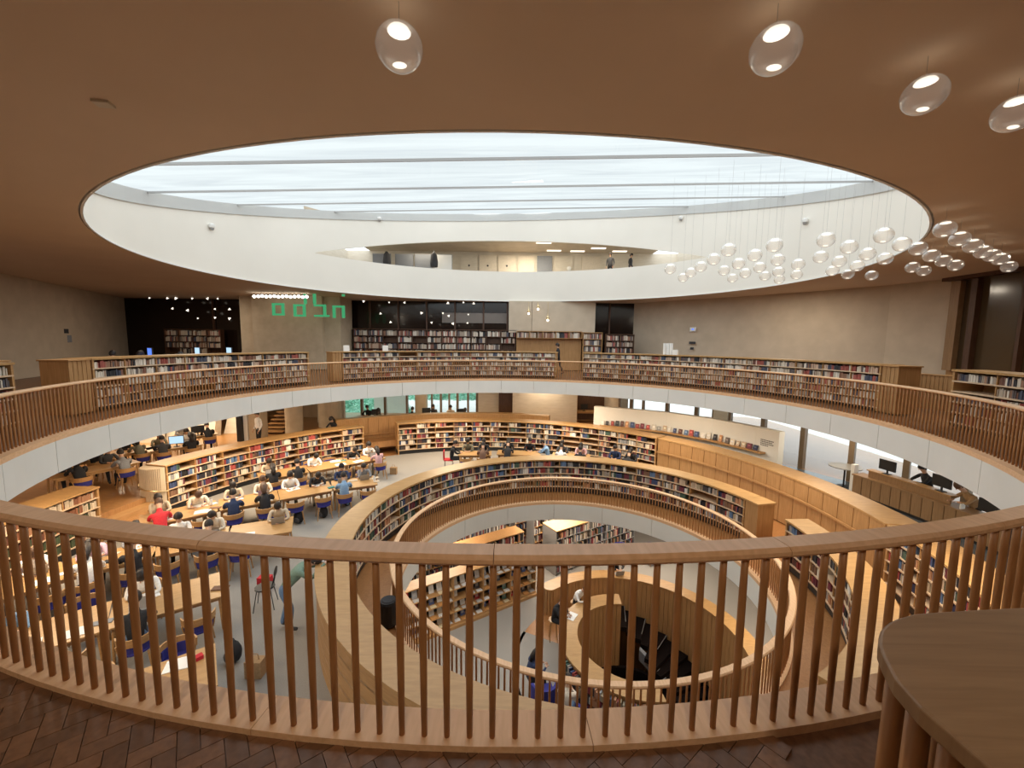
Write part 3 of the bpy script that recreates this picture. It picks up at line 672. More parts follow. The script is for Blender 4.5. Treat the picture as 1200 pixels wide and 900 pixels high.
# passage left of back centre bookcase: parapet behind, with lower floor
t = thing('back_parapet', 'tall curved oak parapet behind the back centre bookcase with a thin handrail', 'parapet', (*pol(CT, 12.0, -14), Z_MID))
n = 22; st = 56/n
for i in range(n):
    g = G(); g.arc((-1.6, 11.1), 11.75, 11.8, -38+i*st+.05, -38+(i+1)*st-.05, Z_MID, -2.32, 2); obj('wall_board', g, 'oak_v', t)
g = G(); g.arc((-1.6, 11.1), 11.79, 12.1, -38, 18, Z_MID, -2.32, 24); obj('core', g, 'oak_v', t)
g = G(); g.arc((-1.6, 11.1), 11.7, 12.15, -38, 18, -2.32, -2.26, 24); obj('top_board', g, 'oak_top', t)
g = G(); g.arc((-1.6, 11.1), 11.66, 11.71, -37, -20, -3.2, -3.15, 8); obj('handrail', g, 'oak', t)
# rounded concrete end of the long left bookcase with brass handrail
t = thing('bookcase_end_pier', 'rounded board-marked concrete end pier beside the broad steps', 'pier', (*pol(CO, 10.85, -79), Z_MID))
g = G(); p = pol(CO, 10.82, -78.2)
pts = []
a_t = rad(-78.2)
for i in range(25):
    u = PI*i/24; rr = .42
    dx, dy = cos(u)*rr, -sin(u)*.36
    er, et = (sin(a_t), cos(a_t)), (cos(a_t), -sin(a_t))
    pts.append((p[0]+er[0]*dx+et[0]*dy, p[1]+er[1]*dx+et[1]*dy))
g.prism(pts[::-1], Z_MID, ZO-.05); obj('pier', g, 'concrete', t)
g = G()
for i in range(3, 22, 1):
    x, y = pts[i]; g.obox(((x), (y), Z_MID), .03, .03, 1.56, a_t)
obj('ribs', g, 'concrete', t)
g = G(); g.tube([(p[0]+(q[0]-p[0])*1.14, p[1]+(q[1]-p[1])*1.14, -3.0-.28*i/24) for i, q in enumerate(pts)], .022, 8); obj('handrail', g, 'brass', t)
# broad steps between the two left cases
t = thing('broad_steps', 'broad oak steps rising to the terrace between two bookcases', 'steps', (*pol(CO, 10.6, -84), Z_MID))
for i in range(4):
    g = G(); g.arc(CO, 9.7+i*.36, 11.6, -88.9, -79.8, Z_MID+.1625*i, Z_MID+.1625*(i+1)-.002, 5); obj('step', g, 'floor_wood' if i % 2 else 'oak', t)
# ================================================================= WALLS OF THE READING LEVEL
ZC = -.66
def struct_box(name, m, *b): g = G(); g.box(*b); return struct(name, g, m)
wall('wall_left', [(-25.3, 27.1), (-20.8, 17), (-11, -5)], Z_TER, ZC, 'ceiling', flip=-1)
struct_box('wall_back', 'concrete', -25.3, -11.5, 27.0, 27.3, Z_TER, ZC)
struct_box('wall_back', 'concrete', -6.35, -5.65, 26.7, 27.3, Z_TER, ZC)
struct_box('wall_back', 'stone', -2.2, -.85, 26.6, 27.3, Z_TER, ZC)
struct_box('wall_back', 'stone', .05, 4.15, 25.8, 27.3, Z_TER, ZC)
struct_box('wall_back', 'stone', 4.15, 6.2, 25.8, 26.1, -1.55, ZC)
struct_box('wall_back', 'dark_wood', 4.1, 6.2, 27.2, 27.3, Z_TER, ZC); struct_box('wall_niche', 'oak_v', 4.15, 4.2, 25.9, 27.2, Z_TER, -1.55)
struct_box('door_8', 'dark_wood', -.85, .05, 26.4, 26.5, Z_TER, ZC)
struct_box('wall_right', 'stone', 6.2, 6.7, 23.4, 27.3, Z_TER, ZC)
# back windows towards the green slope
g = G(); g.box(-11.5, -6.35, 27.1, 27.12, Z_TER, ZC); w1 = struct('window_3', g, 'glass')
g = G(); g.box(-5.65, -2.2, 27.1, 27.12, Z_TER, ZC); w2 = struct('window_4', g, 'glass')
for i, (x, w) in enumerate(((-11.5, .12), (-9.95, .14), (-8.4, .14), (-6.95, .12), (-6.35, .1), (-5.3, .1), (-4.7, .12), (-4.15, .1), (-3.6, .14), (-2.9, .12), (-2.3, .16))):
    g = G(); g.box(x-w/2, x+w/2, 26.85, 27.1, Z_TER, ZC); o = obj('mullion', g, 'frame', w1 if x < -6 else w2)
struct_box('wall_back', 'white', -7.7, -7.0, 27.6, 27.7, -3, ZC) if 0 else None
# outdoors at the back: bank with bushes, and bright paving
g = G(); g.prism([(-34, 29.2), (6, 29.2), (6, 34), (-34, 34)], -6.2, -6); n = g.verts([(-34, 34, -6), (6, 34, -6), (6, 50, 5), (-34, 50, 5)]); g.face(n, n+1, n+2, n+3)
struct('ground_bank', g, 'leaf')
g = G()
for i in range(2600):
    x = random.uniform(-22, 1); y = random.uniform(34, 42); z = -6+(y-34)*.6875+random.uniform(-.1, .45)
    r = random.uniform(.2, .5); a = random.uniform(0, 6.3)
    for k in range(3):
        b = a+k*2.1; n = g.verts([(x, y, z), (x+r*cos(b), y+r*sin(b)*.6, z+r*.6), (x+r*cos(b+.8), y+r*sin(b+.8)*.6, z+r*.2)]); g.face(n, n+1, n+2)
props(obj('bushes', g, 'leaf'), 'dense green bushes on the slope outside the back windows', 'bushes', None, 'stuff')
g = G(); g.box(-11.2, -8.6, 33, 33.3, -6, 0); struct('wall_outside', g, 'outstone')
# right window wall (curved) with mullions, and the bright stone terrace outside
RW = 13.8
wr = thing('window_5', None, None, (CT[0], CT[1], Z_TER)); wr['kind'] = 'structure'
AN = [26.7, 29.4, 32.1, 37.4, 43.6, 47.2, 50.2, 56.5, 63.3, 70.8, 77.9, 84.9, 92, 99, 106]
WP = [pol(CT, RW, a) for a in AN[:9]]+[(13.02, 15.33), (13.93, 14.08), (14.8, 12.9), (15.4, 10.6), (15.6, 8.0), (15.7, 5.0)]
for i, a in enumerate(AN):
    big = .09 if i not in (0, 2) else .06
    (x, y), (x2, y2) = WP[i], WP[min(i+1, len(AN)-1)]; aa = math.atan2(y2-y, x2-x) if i+1 < len(AN) else -1.5
    g = G(); g.obox((x, y, Z_TER), big*2, .22, ZC-Z_TER, aa); obj('mullion', g, 'frame', wr)
    if i+1 < len(AN) and i not in (5,):
        g = G(); L = math.hypot(x2-x, y2-y); g.obox(((x+x2)/2, (y+y2)/2, Z_TER+.02), L, .02, ZC-Z_TER-.04, aa); obj('pane', g, 'glass', wr)
g = G(); g.arc(CT, RW-.25, RW+.2, 47.3, 50.1, Z_TER, ZC, 2); struct('wall_right', g, 'stone')
wall('wall_right', [(15.7, 5.0), (15.8, -5)], Z_TER, ZC, 'wall')
g = G()
for i in range(30): r = 17.5+i*1.6; g.arc(CT, r+.02, r+1.58, -20, 140, -3.75, -3.6, 40)
struct('ground_terrace', g, 'outstone')
g = G(); g.arc(CT, 17.5, 66, -20, 140, -3.9, -3.76, 40); g.arc(CT, 14.9, 17.5, 55, 130, -3.75, -3.6, 30); struct('ground_terrace', g, 'outstone')
g = G(); g.prism([pol(CO, 11.25, a) for a in range(48, 101, 4)]+[(15.4, 8.5), (14.8, 12.6), (13.9, 13.9), (12.9, 15.2)]+[pol(CT, RW-.15, a) for a in (62, 56, 50)], Z_TER, Z_TER+.006); struct('floor', g, mat('polished_blue_grey_stone', (.14, .17, .20), .22))
# roof over outside slab edge to stop sky leaking into balcony: none needed
# white curved display wall on the terrace
wd = [(4.25, 20.95), (5.6, 20.35), (7.4, 19.35), (8.85, 17.75), (9.75, 16.1), (10.1, 15.2)]
t = thing('display_wall', 'tall curving white display wall with a wooden ledge of face-out books, beyond the oak parapet', 'display wall', (7.4, 19.35, Z_TER))
def strip(g, pts, t_, z0, z1, off=0):
    for (x0, y0), (x1, y1) in zip(pts, pts[1:]):
        dx, dy = x1-x0, y1-y0; l = math.hypot(dx, dy); nx, ny = -dy/l, dx/l
        g.prism([(x0+nx*off, y0+ny*off), (x1+nx*off, y1+ny*off), (x1+nx*(off+t_), y1+ny*(off+t_)), (x0+nx*(off+t_), y0+ny*(off+t_))], z0, z1)
fine = []
for i in range(len(wd)-1):
    for k in range(4): fine.append((wd[i][0]+(wd[i+1][0]-wd[i][0])*k/4, wd[i][1]+(wd[i+1][1]-wd[i][1])*k/4))
fine.append(wd[-1])
g = G(); strip(g, fine, .3, Z_TER, -1.5); obj('panel', g, 'white_panel', t)
g = G(); strip(g, fine[1:-2], .28, -2.45, -2.40, -.29); obj('ledge', g, 'oak', t)
m_ = 'c_charcoal'
ln = [(-1.95, .5), (-2.02, .45), (-2.09, .5), (-2.16, .35)]
g = G()
for z, w in ln:
    p, q = fine[-4], fine[-3]; dx, dy = q[0]-p[0], q[1]-p[1]; l = math.hypot(dx, dy); dx /= l; dy /= l
    x = p[0]
    for k in range(int(w/.05)):
        xx, yy = p[0]+dx*k*.055, p[1]+dy*k*.055; n = g.verts([(xx+dy*.012, yy-dx*.012, z), (xx+dx*.04+dy*.012, yy+dy*.04-dx*.012, z), (xx+dx*.04+dy*.012, yy+dy*.04-dx*.012, z+.035), (xx+dy*.012, yy-dx*.012, z+.035)]); g.face(n, n+1, n+2, n+3)
obj('wall_text', g, m_, t)
tot = []
L = 0
for (x0, y0), (x1, y1) in zip(fine[1:-2], fine[2:-2]):
    l = math.hypot(x1-x0, y1-y0); tot.append((L, l, x0, y0, (x1-x0)/l, (y1-y0)/l)); L += l
s = .1; i = 0
while s < L-.2:
    for (a, l, x0, y0, dx, dy) in tot:
        if a <= s < a+l:
            x, y = x0+dx*(s-a)+dy*.1, y0+dy*(s-a)-dx*.1; w = random.uniform(.13, .2); h = random.uniform(.19, .28); cc = random.choice(BC); az = math.atan2(dy, dx)
            g = G(); g.cur = cc; g.hexa([(-w/2, -.02, 0), (w/2, -.02, 0), (w/2, .01, 0), (-w/2, .01, 0), (-w/2, .05, h), (w/2, .05, h), (w/2, .08, h), (-w/2, .08, h)])
            g.cur = tuple(min(.85, k*2+.1) for k in cc); g.box(-w/4, w/4, -.012+.02, .0+.02, h*.45, h*.75)
            o = obj('display_book', g, 'book', loc=(x, y, -2.40), local=True); o.rotation_euler = (0, 0, az)
            props(o, '%s book propped face-out on the ledge of the white display wall' % CNAME(cc), 'book', 'face-out books on the display wall ledge')
    s += random.choice((.24, .27, .3, .5) if random.random() < .3 else (.24, .27)); i += 1
# ---- left terrace: pale sloping concrete buttresses, columns, stairs
for i, (xa, ya, xb, yb, zt) in enumerate(((-18.7, 19.85, -17.6, 19.9, -2.5), (-17.75, 20.6, -16.75, 20.65, -2.3), (-16.7, 21.2, -15.7, 21.25, -1.2), (-15.75, 22.05, -14.9, 22.1, -1.2))):
    g = G(); g.hexa([(xa, ya, Z_TER), (xb, yb, Z_TER), (xb, yb+.5, Z_TER), (xa, ya+.5, Z_TER), (xa+.25, ya+.8, ZC), (xb-.12, yb+.8, ZC), (xb-.12, yb+1.1, ZC), (xa+.25, ya+1.1, ZC)])
    struct('wall_buttress', g, 'stone')
for i, x in enumerate((-17.7, -16.72, -15.75, -14.8)):
    y = 20.9+i*.6; t = thing('niche_bookcase', ('leftmost', 'second from left', 'third from left', 'rightmost')[i]+' narrow dark bookcase between the sloping pale buttresses', 'bookcase', (x, y+.3, Z_TER))
    g = G(); g.box(-.22, .22, .25, .5, 0, 2.7); obj('carcass', g, 'dark_wood', t, local=True)
    for k in range(9):
        g = G(); g.cur = (.5, .4, .3) if k % 2 else (.08, .06, .05)
        xx = -.2
        while xx < .14: g.cur = random.choice(WARMB); w = random.uniform(.03, .07); g.box(xx, xx+w*.9, .20, .25, .1+k*.28, .1+k*.28+random.uniform(.15, .22)); xx += w
        obj('row_of_spines', g, 'book', t, local=True)
struct_box('wall_column', 'concrete', -13.35, -12.75, 20.5, 21.1, Z_TER, ZC)
struct_box('wall_column', 'white', -13.62, -13.42, 20.5, 20.7, Z_TER, ZC)
struct_box('wall_column', 'black', -13.85, -13.62, 20.3, 20.6, Z_TER, -1.6)
g = G(); g.lathe((-12.0, 22.3, Z_TER), [(.45, 0), (.45, 2.74)], 24); struct('wall_column', g, 'concrete')
g = G(); g.lathe((-10.9, 24.3, Z_TER), [(.65, 0), (.65, 2.74)], 24); struct('wall_column', g, 'concrete')
struct_box('wall_back', 'stone', -12.2, -10.5, 25.4, 25.6, Z_TER, ZC)
t = thing('staircase', 'straight wooden staircase climbing behind the concrete column at back left', 'staircase', (-12.75, 22, Z_TER))
for i in range(16):
    g = G(); g.box(-13.55, -12.5, 21.9+i*.28, 22.2+i*.28, Z_TER+i*.17+.13, Z_TER+(i+1)*.17); obj('tread', g, 'oak_v', t)
    g = G(); g.box(-13.55, -12.5, 22.16+i*.28, 22.2+i*.28, Z_TER+i*.17, Z_TER+(i+1)*.17-.041); obj('riser', g, 'dark_wood', t)
# ================================================================= PEOPLE
def skin_mesh(name, joints, edges, radii, sub=1):
    me = bpy.data.meshes.new(name); me.from_pydata(joints, edges, []); o = bpy.data.objects.new(name, me); COL.objects.link(o)
    md = o.modifiers.new('s', 'SKIN'); md.use_smooth_shade = True
    for i, r in enumerate(radii):
        v = me.skin_vertices[0].data[i]; v.radius = r if isinstance(r, tuple) else (r, r); v.use_root = (i == 0)
    ms = o.modifiers.new('u', 'SUBSURF'); ms.levels = sub; ms.render_levels = sub
    dg = bpy.context.evaluated_depsgraph_get(); out = bpy.data.meshes.new_from_object(o.evaluated_get(dg)); bpy.data.objects.remove(o); out.name = name
    return out
def person_mesh(name, J):
    """J: dict of joints -> one continuous body mesh with slots skin, top, trousers, shoes"""
    V = Vector; names = []; pts = []; rad_ = []; E_ = []; seg = []
    def add(n, p, r): names.append(n); pts.append(tuple(p)); rad_.append(r); return len(pts)-1
    def con(a, b, m): E_.append((a, b)); seg.append((V(pts[a]), V(pts[b]), m))
    pel = add('pelvis', J['pelvis'], (.155, .12)); sp = add('spine', (V(J['pelvis'])+V(J['chest']))/2, (.145, .11)); ch = add('chest', J['chest'], (.165, .115)); con(pel, sp, 1); con(sp, ch, 1)
    nk = add('neck', J['neck'], (.055, .055)); con(ch, nk, 1)
    hb = add('headbase', V(J['neck'])+(V(J['head'])-V(J['neck']))*.45, (.066, .072)); con(nk, hb, 0)
    hd = add('head', J['head'], (.082, .098)); con(hb, hd, 0)
    up = (V(J['head'])-V(J['neck'])).normalized(); ht = add('headtop', V(J['head'])+up*.075, (.058, .068)); con(hd, ht, 0)
    for s in ('l', 'r'):
        sh = add('sh', J['sh'+s], (.062, .062)); con(ch, sh, 1)
        el = add('el', J['el'+s], (.046, .046)); con(sh, el, 1)
        wr = add('wr', J['wr'+s], (.030, .030)); con(el, wr, 1)
        hn = add('hn', J['hn'+s], (.036, .022)); con(wr, hn, 0)
        hp = add('hip', J['hip'+s], (.092, .092)); con(pel, hp, 2)
        kn = add('kn', J['kn'+s], (.064, .064)); con(hp, kn, 2)
        an = add('an', J['an'+s], (.042, .042)); con(kn, an, 2)
        to = add('toe', J['toe'+s], (.042, .034)); con(an, to, 3)
    me = skin_mesh(name, pts, E_, rad_)
    bm = bmesh.new(); bm.from_mesh(me)
    fwd = V(J['face']).normalized(); hc = V(J['head']); side = up.cross(fwd).normalized()
    def tri_tube(ps, rs, n=5):
        g = G(); g.tube([tuple(p) for p in ps], rs, n); vs = [bm.verts.new(v) for v in g.v]
        for f in g.f: bm.faces.new([vs[i] for i in f])
    # nose, ears
    tri_tube([hc+fwd*.075+up*.015, hc+fwd*.112-up*.018, hc+fwd*.08-up*.03], [.008, .014, .008], 6)
    for s in (-1, 1): tri_tube([hc+side*s*.078-up*.02, hc+side*s*.094, hc+side*s*.08+up*.02], [.008, .014, .008], 6)
    # fingers: four and a thumb on each hand
    for s in ('l', 'r'):
        w, h = V(J['wr'+s]), V(J['hn'+s]); d = (h-w).normalized(); lat = d.cross(V((0, 0, 1))); lat = lat.normalized() if lat.length > .1 else V((1, 0, 0)); dn = lat.cross(d)
        if dn.z > 0: dn = -dn
        for k, (o, L) in enumerate(((-.027, .062), (-.009, .075), (.009, .070), (.026, .055))):
            p = h+d*.02+lat*o; tri_tube([p, p+d*L*.55+dn*.008, p+d*L*.95+dn*.030], [.0095, .0085, .0065])
        t0 = h-d*.025+lat*(.03 if s == 'l' else -.03); tri_tube([t0, t0+d*.03+lat*(.022 if s == 'l' else -.022), t0+d*.058+lat*(.026 if s == 'l' else -.026)+dn*.01], [.011, .010, .008])
    bm.to_mesh(me); bm.free()
    for m in ('skin', 'c_grey', 'c_charcoal', 'shoe'): me.materials.append(M[m])
    idx = []
    for p in me.polygons:
        c = p.center; best = (1e9, 0)
        for a, b, m in seg:
            ab = b-a; t = max(0, min(1, (c-a).dot(ab)/ab.length_squared)); d = (c-(a+ab*t)).length
            if d < best[0]: best = (d, m)
        m = best[1]
        idx.append(m)
    for s in ('l', 'r'):
        pass
    me.polygons.foreach_set('material_index', idx); me.polygons.foreach_set('use_smooth', [True]*len(idx)); me.update()
    # hair cap
    g = G(); n, k = 14, 8
    for j in range(k+1):
        t = PI*.62*j/k
        for i in range(n):
            a = 2*PI*i/n; dv = fwd*(cos(a)*.112)+side*(sin(a)*.098); back = max(0, -cos(a))
            tt = t*(1.0+.32*back-.22*max(0, cos(a)))
            p = hc+up*.012-fwd*.008+(dv*sin(tt))+up*(.128*cos(tt)); g.v.append(tuple(p))
    for j in range(k):
        for i in range(n): ii = (i+1) % n; g.face(j*n+i, (j+1)*n+i, (j+1)*n+ii, j*n+ii)
    hair = g.mesh(name+'_hair', 'hair_dark', smooth=True)
    g = G()
    g.v = list(hair.vertices[i].co[:] for i in range(len(hair.vertices))); g.f = [tuple(p.vertices) for p in hair.polygons]; g.c = [None]*len(g.f); g.m = [0]*len(g.f)
    bk = hc-fwd*.06
    g.tube([bk+up*.05, bk-up*.07-fwd*.03, bk-up*.2-fwd*.05, bk-up*.32-fwd*.03], [.085, .095, .085, .05], 10)
    longhair = g.mesh(name+'_long_hair', 'hair_dark', smooth=True)
    g = G()
    for s in (-1, 1): g.ball(tuple(hc+fwd*.088+side*s*.032+up*.012), .012, 8, 5)
    eyes = g.mesh(name+'_eyes', 'eye', smooth=True)
    return dict(body=me, hair=hair, long=longhair, eyes=eyes)
def seated(lean=.10, face=(0, .75, -.66), wl_=(-.12, .47, .77), wr_=(.12, .47, .77), hand_face=False, knee=.42, headfwd=.16, turn=0):
    ch = (0, .02+lean, .86); nk = (0, .06+lean*1.5, 1.06); hd = (turn, .06+lean*1.5+headfwd*.6, 1.235-headfwd*.18)
    J = dict(pelvis=(0, -.02, .53), chest=ch, neck=nk, head=hd, face=face,
             shl=(-.185, ch[1]+.01, .97), shr=(.185, ch[1]+.01, .97), ell=(-.25, ch[1]+.22, .775), elr=(.25, ch[1]+.22, .775), wrl=wl_, wrr=wr_,
             hnl=(wl_[0]*.6, wl_[1]+.07, wl_[2]-.005), hnr=(wr_[0]*.6, wr_[1]+.07, wr_[2]-.005),
             hipl=(-.10, .03, .50), hipr=(.10, .03, .50), knl=(-.13, knee, .50), knr=(.13, knee, .50), anl=(-.12, knee+.02, .09), anr=(.12, knee+.06, .09), toel=(-.13, knee+.17, .045), toer=(.14, knee+.2, .045))
    if hand_face:
        J['elr'] = (.17, ch[1]+.33, .80); J['wrr'] = (.09, hd[1]+.10, 1.02); J['hnr'] = (.06+turn, hd[1]+.06, 1.10)
    return J
def standing(arm=0, stride=0, lean=0):
    return dict(pelvis=(0, 0, .93), chest=(0, .02+lean, 1.27), neck=(0, .03+lean*1.3, 1.47), head=(0, .06+lean*1.5, 1.635), face=(0, 1, -.1),
        shl=(-.19, .01+lean, 1.38), shr=(.19, .01+lean, 1.38), ell=(-.25, -.02-stride*.3+lean, 1.10), elr=(.25, -.02+stride*.3+lean, 1.10), wrl=(-.24, .10-stride*.3+arm, .88+arm), wrr=(.24, .10+stride*.3+arm, .88+arm),
        hnl=(-.23, .15-stride*.3+arm*1.2, .80+arm), hnr=(.23, .15+stride*.3+arm*1.2, .80+arm),
        hipl=(-.10, 0, .88), hipr=(.10, 0, .88), knl=(-.11, .04+stride, .49), knr=(.11, .02-stride*.7, .49), anl=(-.11, 0+stride*1.1, .09), anr=(.11, -.02-stride*1.6, .10), toel=(-.12, .15+stride*1.1, .045), toer=(.12, .13-stride*1.6, .05))
def leaning():
    return dict(pelvis=(0, -.12, .92), chest=(0, .16, 1.17), neck=(0, .34, 1.30), head=(0, .47, 1.36), face=(0, .7, -.7),
        shl=(-.19, .22, 1.25), shr=(.19, .22, 1.25), ell=(-.24, .42, 1.12), elr=(.24, .42, 1.12), wrl=(-.14, .62, 1.325), wrr=(.12, .66, 1.33), hnl=(-.06, .68, 1.335), hnr=(.05, .72, 1.335),
        hipl=(-.10, -.12, .87), hipr=(.10, -.12, .87), knl=(-.11, -.08, .48), knr=(.12, .02, .49), anl=(-.11, -.20, .09), anr=(.12, -.02, .09), toel=(-.12, -.06, .045), toer=(.13, .13, .045))
TP = {
 'reading': person_mesh('reader_body', seated(.10)),
 'writing': person_mesh('writer_body', seated(.20, (0.1, .5, -.86), (-.16, .50, .77), (.06, .56, .775), headfwd=.24)),
 'typing': person_mesh('typist_body', seated(.05, (0, .9, -.42), (-.09, .42, .77), (.09, .42, .77), headfwd=.12)),
 'resting cheek on hand': person_mesh('resting_body', seated(.16, (-.2, .8, -.55), (-.10, .47, .77), (.12, .47, .77), True, headfwd=.2)),
 'slumped over desk': person_mesh('slumped_body', seated(.36, (0, .35, -.93), (-.2, .55, .78), (.2, .60, .78), headfwd=.30)),
 'standing': person_mesh('standing_body', standing()),
 'walking': person_mesh('walking_body', standing(0, .17)),
 'leaning': person_mesh('leaning_body', leaning())}
def person(loc, az, pose, top, trous, label, hair='dark', long=False, group=None, shoe='shoe', cap=None):
    t = bpy.data.objects.new('person', TP[pose]['body']); COL.objects.link(t); t.location = loc; t.rotation_euler = (0, 0, az); props(t, label, 'person', group)
    for i, m in enumerate(('skin', top, trous, shoe)): t.material_slots[i].link = 'OBJECT'; t.material_slots[i].material = M[m]
    h = bpy.data.objects.new('hair', TP[pose]['long' if long else 'hair']); COL.objects.link(h); h.parent = t; h.material_slots[0].link = 'OBJECT'; h.material_slots[0].material = M['c_black' if cap else 'hair_'+hair]
    if cap: h.name = 'cap'
    e = bpy.data.objects.new('eyes', TP[pose]['eyes']); COL.objects.link(e); e.parent = t
    return t
for p_, a_, l_ in PERSONS_LATER: person(p_, a_, 'standing', 'c_charcoal', 'c_black', l_)
# ================================================================= FURNITURE TEMPLATES
def chair_tpl():
    t = thing('reading_chair', 'x', 'chair')
    g = G(); g.lathe((0, 0, .42), [(.20, 0), (.23, .015), (.23, .045), (.20, .06)], 14); obj('seat', g, 'blue', t, local=True)
    g = G(); g.sweep((0, .02), [(.235, .60), (.26, .60), (.27, .74), (.245, .74)], 95, 265, 12)
    obj('backrest', g, 'oak', t, local=True)
    g = G(); g.sweep((0, .02), [(.215, .47), (.235, .47), (.240, .64), (.22, .64)], 110, 250, 10); obj('back_cushion', g, 'blue', t, local=True)
    for sx in (-1, 1):
        for sy in (-1, 1):
            g = G(); g.tube([(sx*.17, sy*.16, .42), (sx*.22, sy*.22, 0)], [.020, .013], 6); obj('leg', g, 'oak', t, local=True)
        g = G(); g.tube([(sx*.21, -.10, .44), (sx*.245, -.10, .62)], .014, 6); obj('back_post', g, 'oak', t, local=True)
    return t
def table_tpl(L, Wd):
    t = thing('reading_table', 'x', 'table')
    g = G(); g.box(-L/2+.004, L/2-.004, -Wd/2, Wd/2, .71, .74); obj('tabletop', g, 'oak_top', t, local=True)
    g = G(); g.box(-L/2+.1, L/2-.1, -Wd/2+.08, -Wd/2+.11, .62, .71); g.box(-L/2+.1, L/2-.1, Wd/2-.11, Wd/2-.08, .62, .71); obj('apron', g, 'oak', t, local=True)
    for sx in (-1, 1):
        for sy in (-1, 1): g = G(); g.tube([(sx*(L/2-.1), sy*(Wd/2-.1), .71), (sx*(L/2-.07), sy*(Wd/2-.07), 0)], [.032, .022], 6); obj('leg', g, 'oak', t, local=True)
    return t
def laptop_tpl():
    t = thing('laptop', 'x', 'laptop')
    g = G(); g.box(-.16, .16, -.11, .11, 0, .014); obj('base', g, 'grey', t, local=True)
    g = G(); g.hexa([(-.16, .11, .014), (.16, .11, .014), (.16, .118, .014), (-.16, .118, .014), (-.16, .17, .21), (.16, .17, .21), (.16, .178, .21), (-.16, .178, .21)]); lid = obj('lid', g, 'grey', t, local=True)
    g = G(); n = g.verts([(-.15, .1135, .025), (.15, .1135, .025), (.15, .168, .2), (-.15, .168, .2)]); g.face(n, n+1, n+2, n+3); obj('screen', g, 'screen', lid, local=True)
    return t
def papers_tpl():
    t = thing('open_notebook', 'x', 'notebook')
    g = G(); g.hexa([(-.2, -.14, 0), (0, -.14, 0), (0, .14, 0), (-.2, .14, 0), (-.2, -.14, .006), (0, -.14, .018), (0, .14, .018), (-.2, .14, .006)]); obj('page', g, 'paper', t, local=True)
    g = G(); g.hexa([(0, -.14, 0), (.2, -.14, 0), (.2, .14, 0), (0, .14, 0), (0, -.14, .018), (.2, -.14, .006), (.2, .14, .006), (0, .14, .018)]); obj('page', g, 'paper', t, local=True)
    return t
def bag_tpl():
    t = thing('backpack', 'x', 'bag')
    g = G(); g.ball((0, 0, .2), .2, 12, 8, (.85, .6, 1.0)); obj('body', g, 'c_black', t, local=True, smooth=True)
    g = G(); g.ball((0, .1, .14), .12, 10, 6, (.9, .5, .8)); obj('pocket', g, 'c_charcoal', t, local=True, smooth=True)
    g = G(); g.tube([(-.05, -.02, .38), (-.03, 0, .45), (.03, 0, .45), (.05, -.02, .38)], .01, 6); obj('handle', g, 'c_black', t, local=True)
    return t
def bottle_tpl():
    t = thing('bottle', 'x', 'bottle'); g = G(); g.lathe((0, 0, 0), [(.035, 0), (.037, .02), (.037, .17), (.02, .20), (.018, .21)], 10); obj('body', g, 'white', t, local=True, smooth=True)
    g = G(); g.lathe((0, 0, .21), [(.02, 0), (.02, .03)], 8); obj('cap', g, 'grey', t, local=True)
    return t
CH, LP, PP, BG, BT = chair_tpl(), laptop_tpl(), papers_tpl(), bag_tpl(), bottle_tpl()
used = {}
def put(tpl, loc, az, label, group=None):
    k = tpl.name
    if k not in used:
        used[k] = 1; tpl.location = loc; tpl.rotation_euler = (0, 0, az); tpl['label'] = label
        if group: tpl['group'] = group
        return tpl
    c = tree(tpl, loc, az, label=label); 
    if group: c['group'] = group
    elif 'group' in c: del c['group']
    return c
def recolor(o, name, m):
    for c in o.children:
        if c.name.startswith(name): c.data = c.data.copy(); c.data.materials[0] = M[m]
ORD = ['first', 'second', 'third', 'fourth', 'fifth', 'sixth', 'seventh', 'eighth', 'ninth', 'tenth']
ROWS = [
 ('table row nearest the bookcase', [(-9.4, 14.8), (-8.1, 15.8), (-6.95, 16.85), (-5.75, 17.75)],
  'w:beige:d,.,s:white:D,p,s:black:d,r:white:dl', 't:black:dl,r:black:d,.,p,p,r:pink:dl'),
 ('second table row from bookcase', [(-10.35, 10.95), (-9.0, 12.15), (-7.65, 13.05), (-6.3, 13.95), (-4.95, 14.6)],
  'h:beige:dl,s:cream:b,w:beige:d,r:cream:b,r:white:dl,s:black:d,t:navy:dC,h:grey:d', 's:red:b,p,r:navy:d,w:black:bl,c,c,r:blue:d,c'),
 ('third table row from bookcase', [(-10.7, 7.2), (-9.8, 8.6), (-8.65, 9.55), (-7.4, 10.3), (-6.05, 10.95)],
  'r:white:d,w:white:b,s:lilac:d,r:grey:dl,t:white:d,h:cream:d,.,w:beige:d', 't:black:d,c,w:white:dl,r:black:b,c,w:black:d,c,.'),
 ('fourth table row from bookcase', [(-9.6, 4.85), (-8.75, 6.0), (-7.4, 7.1), (-6.0, 8.15)],
  'w:white:d,r:denim:b,w:blue:d,c,w:white:dl,.', 'r:white:d,w:white:b,r:white:d,c,t:black:d,c'),
 ('table row closest to railing', [(-7.7, 3.5), (-6.25, 4.75), (-4.62, 6.0)],
  'w:cream:d,r:grey:d,h:black:d,c', 'w:blue:d,c,r:olive:d,.')]
POSE = dict(r='reading', w='writing', t='typing', h='resting cheek on hand', s='slumped over desk')
tabs = {}
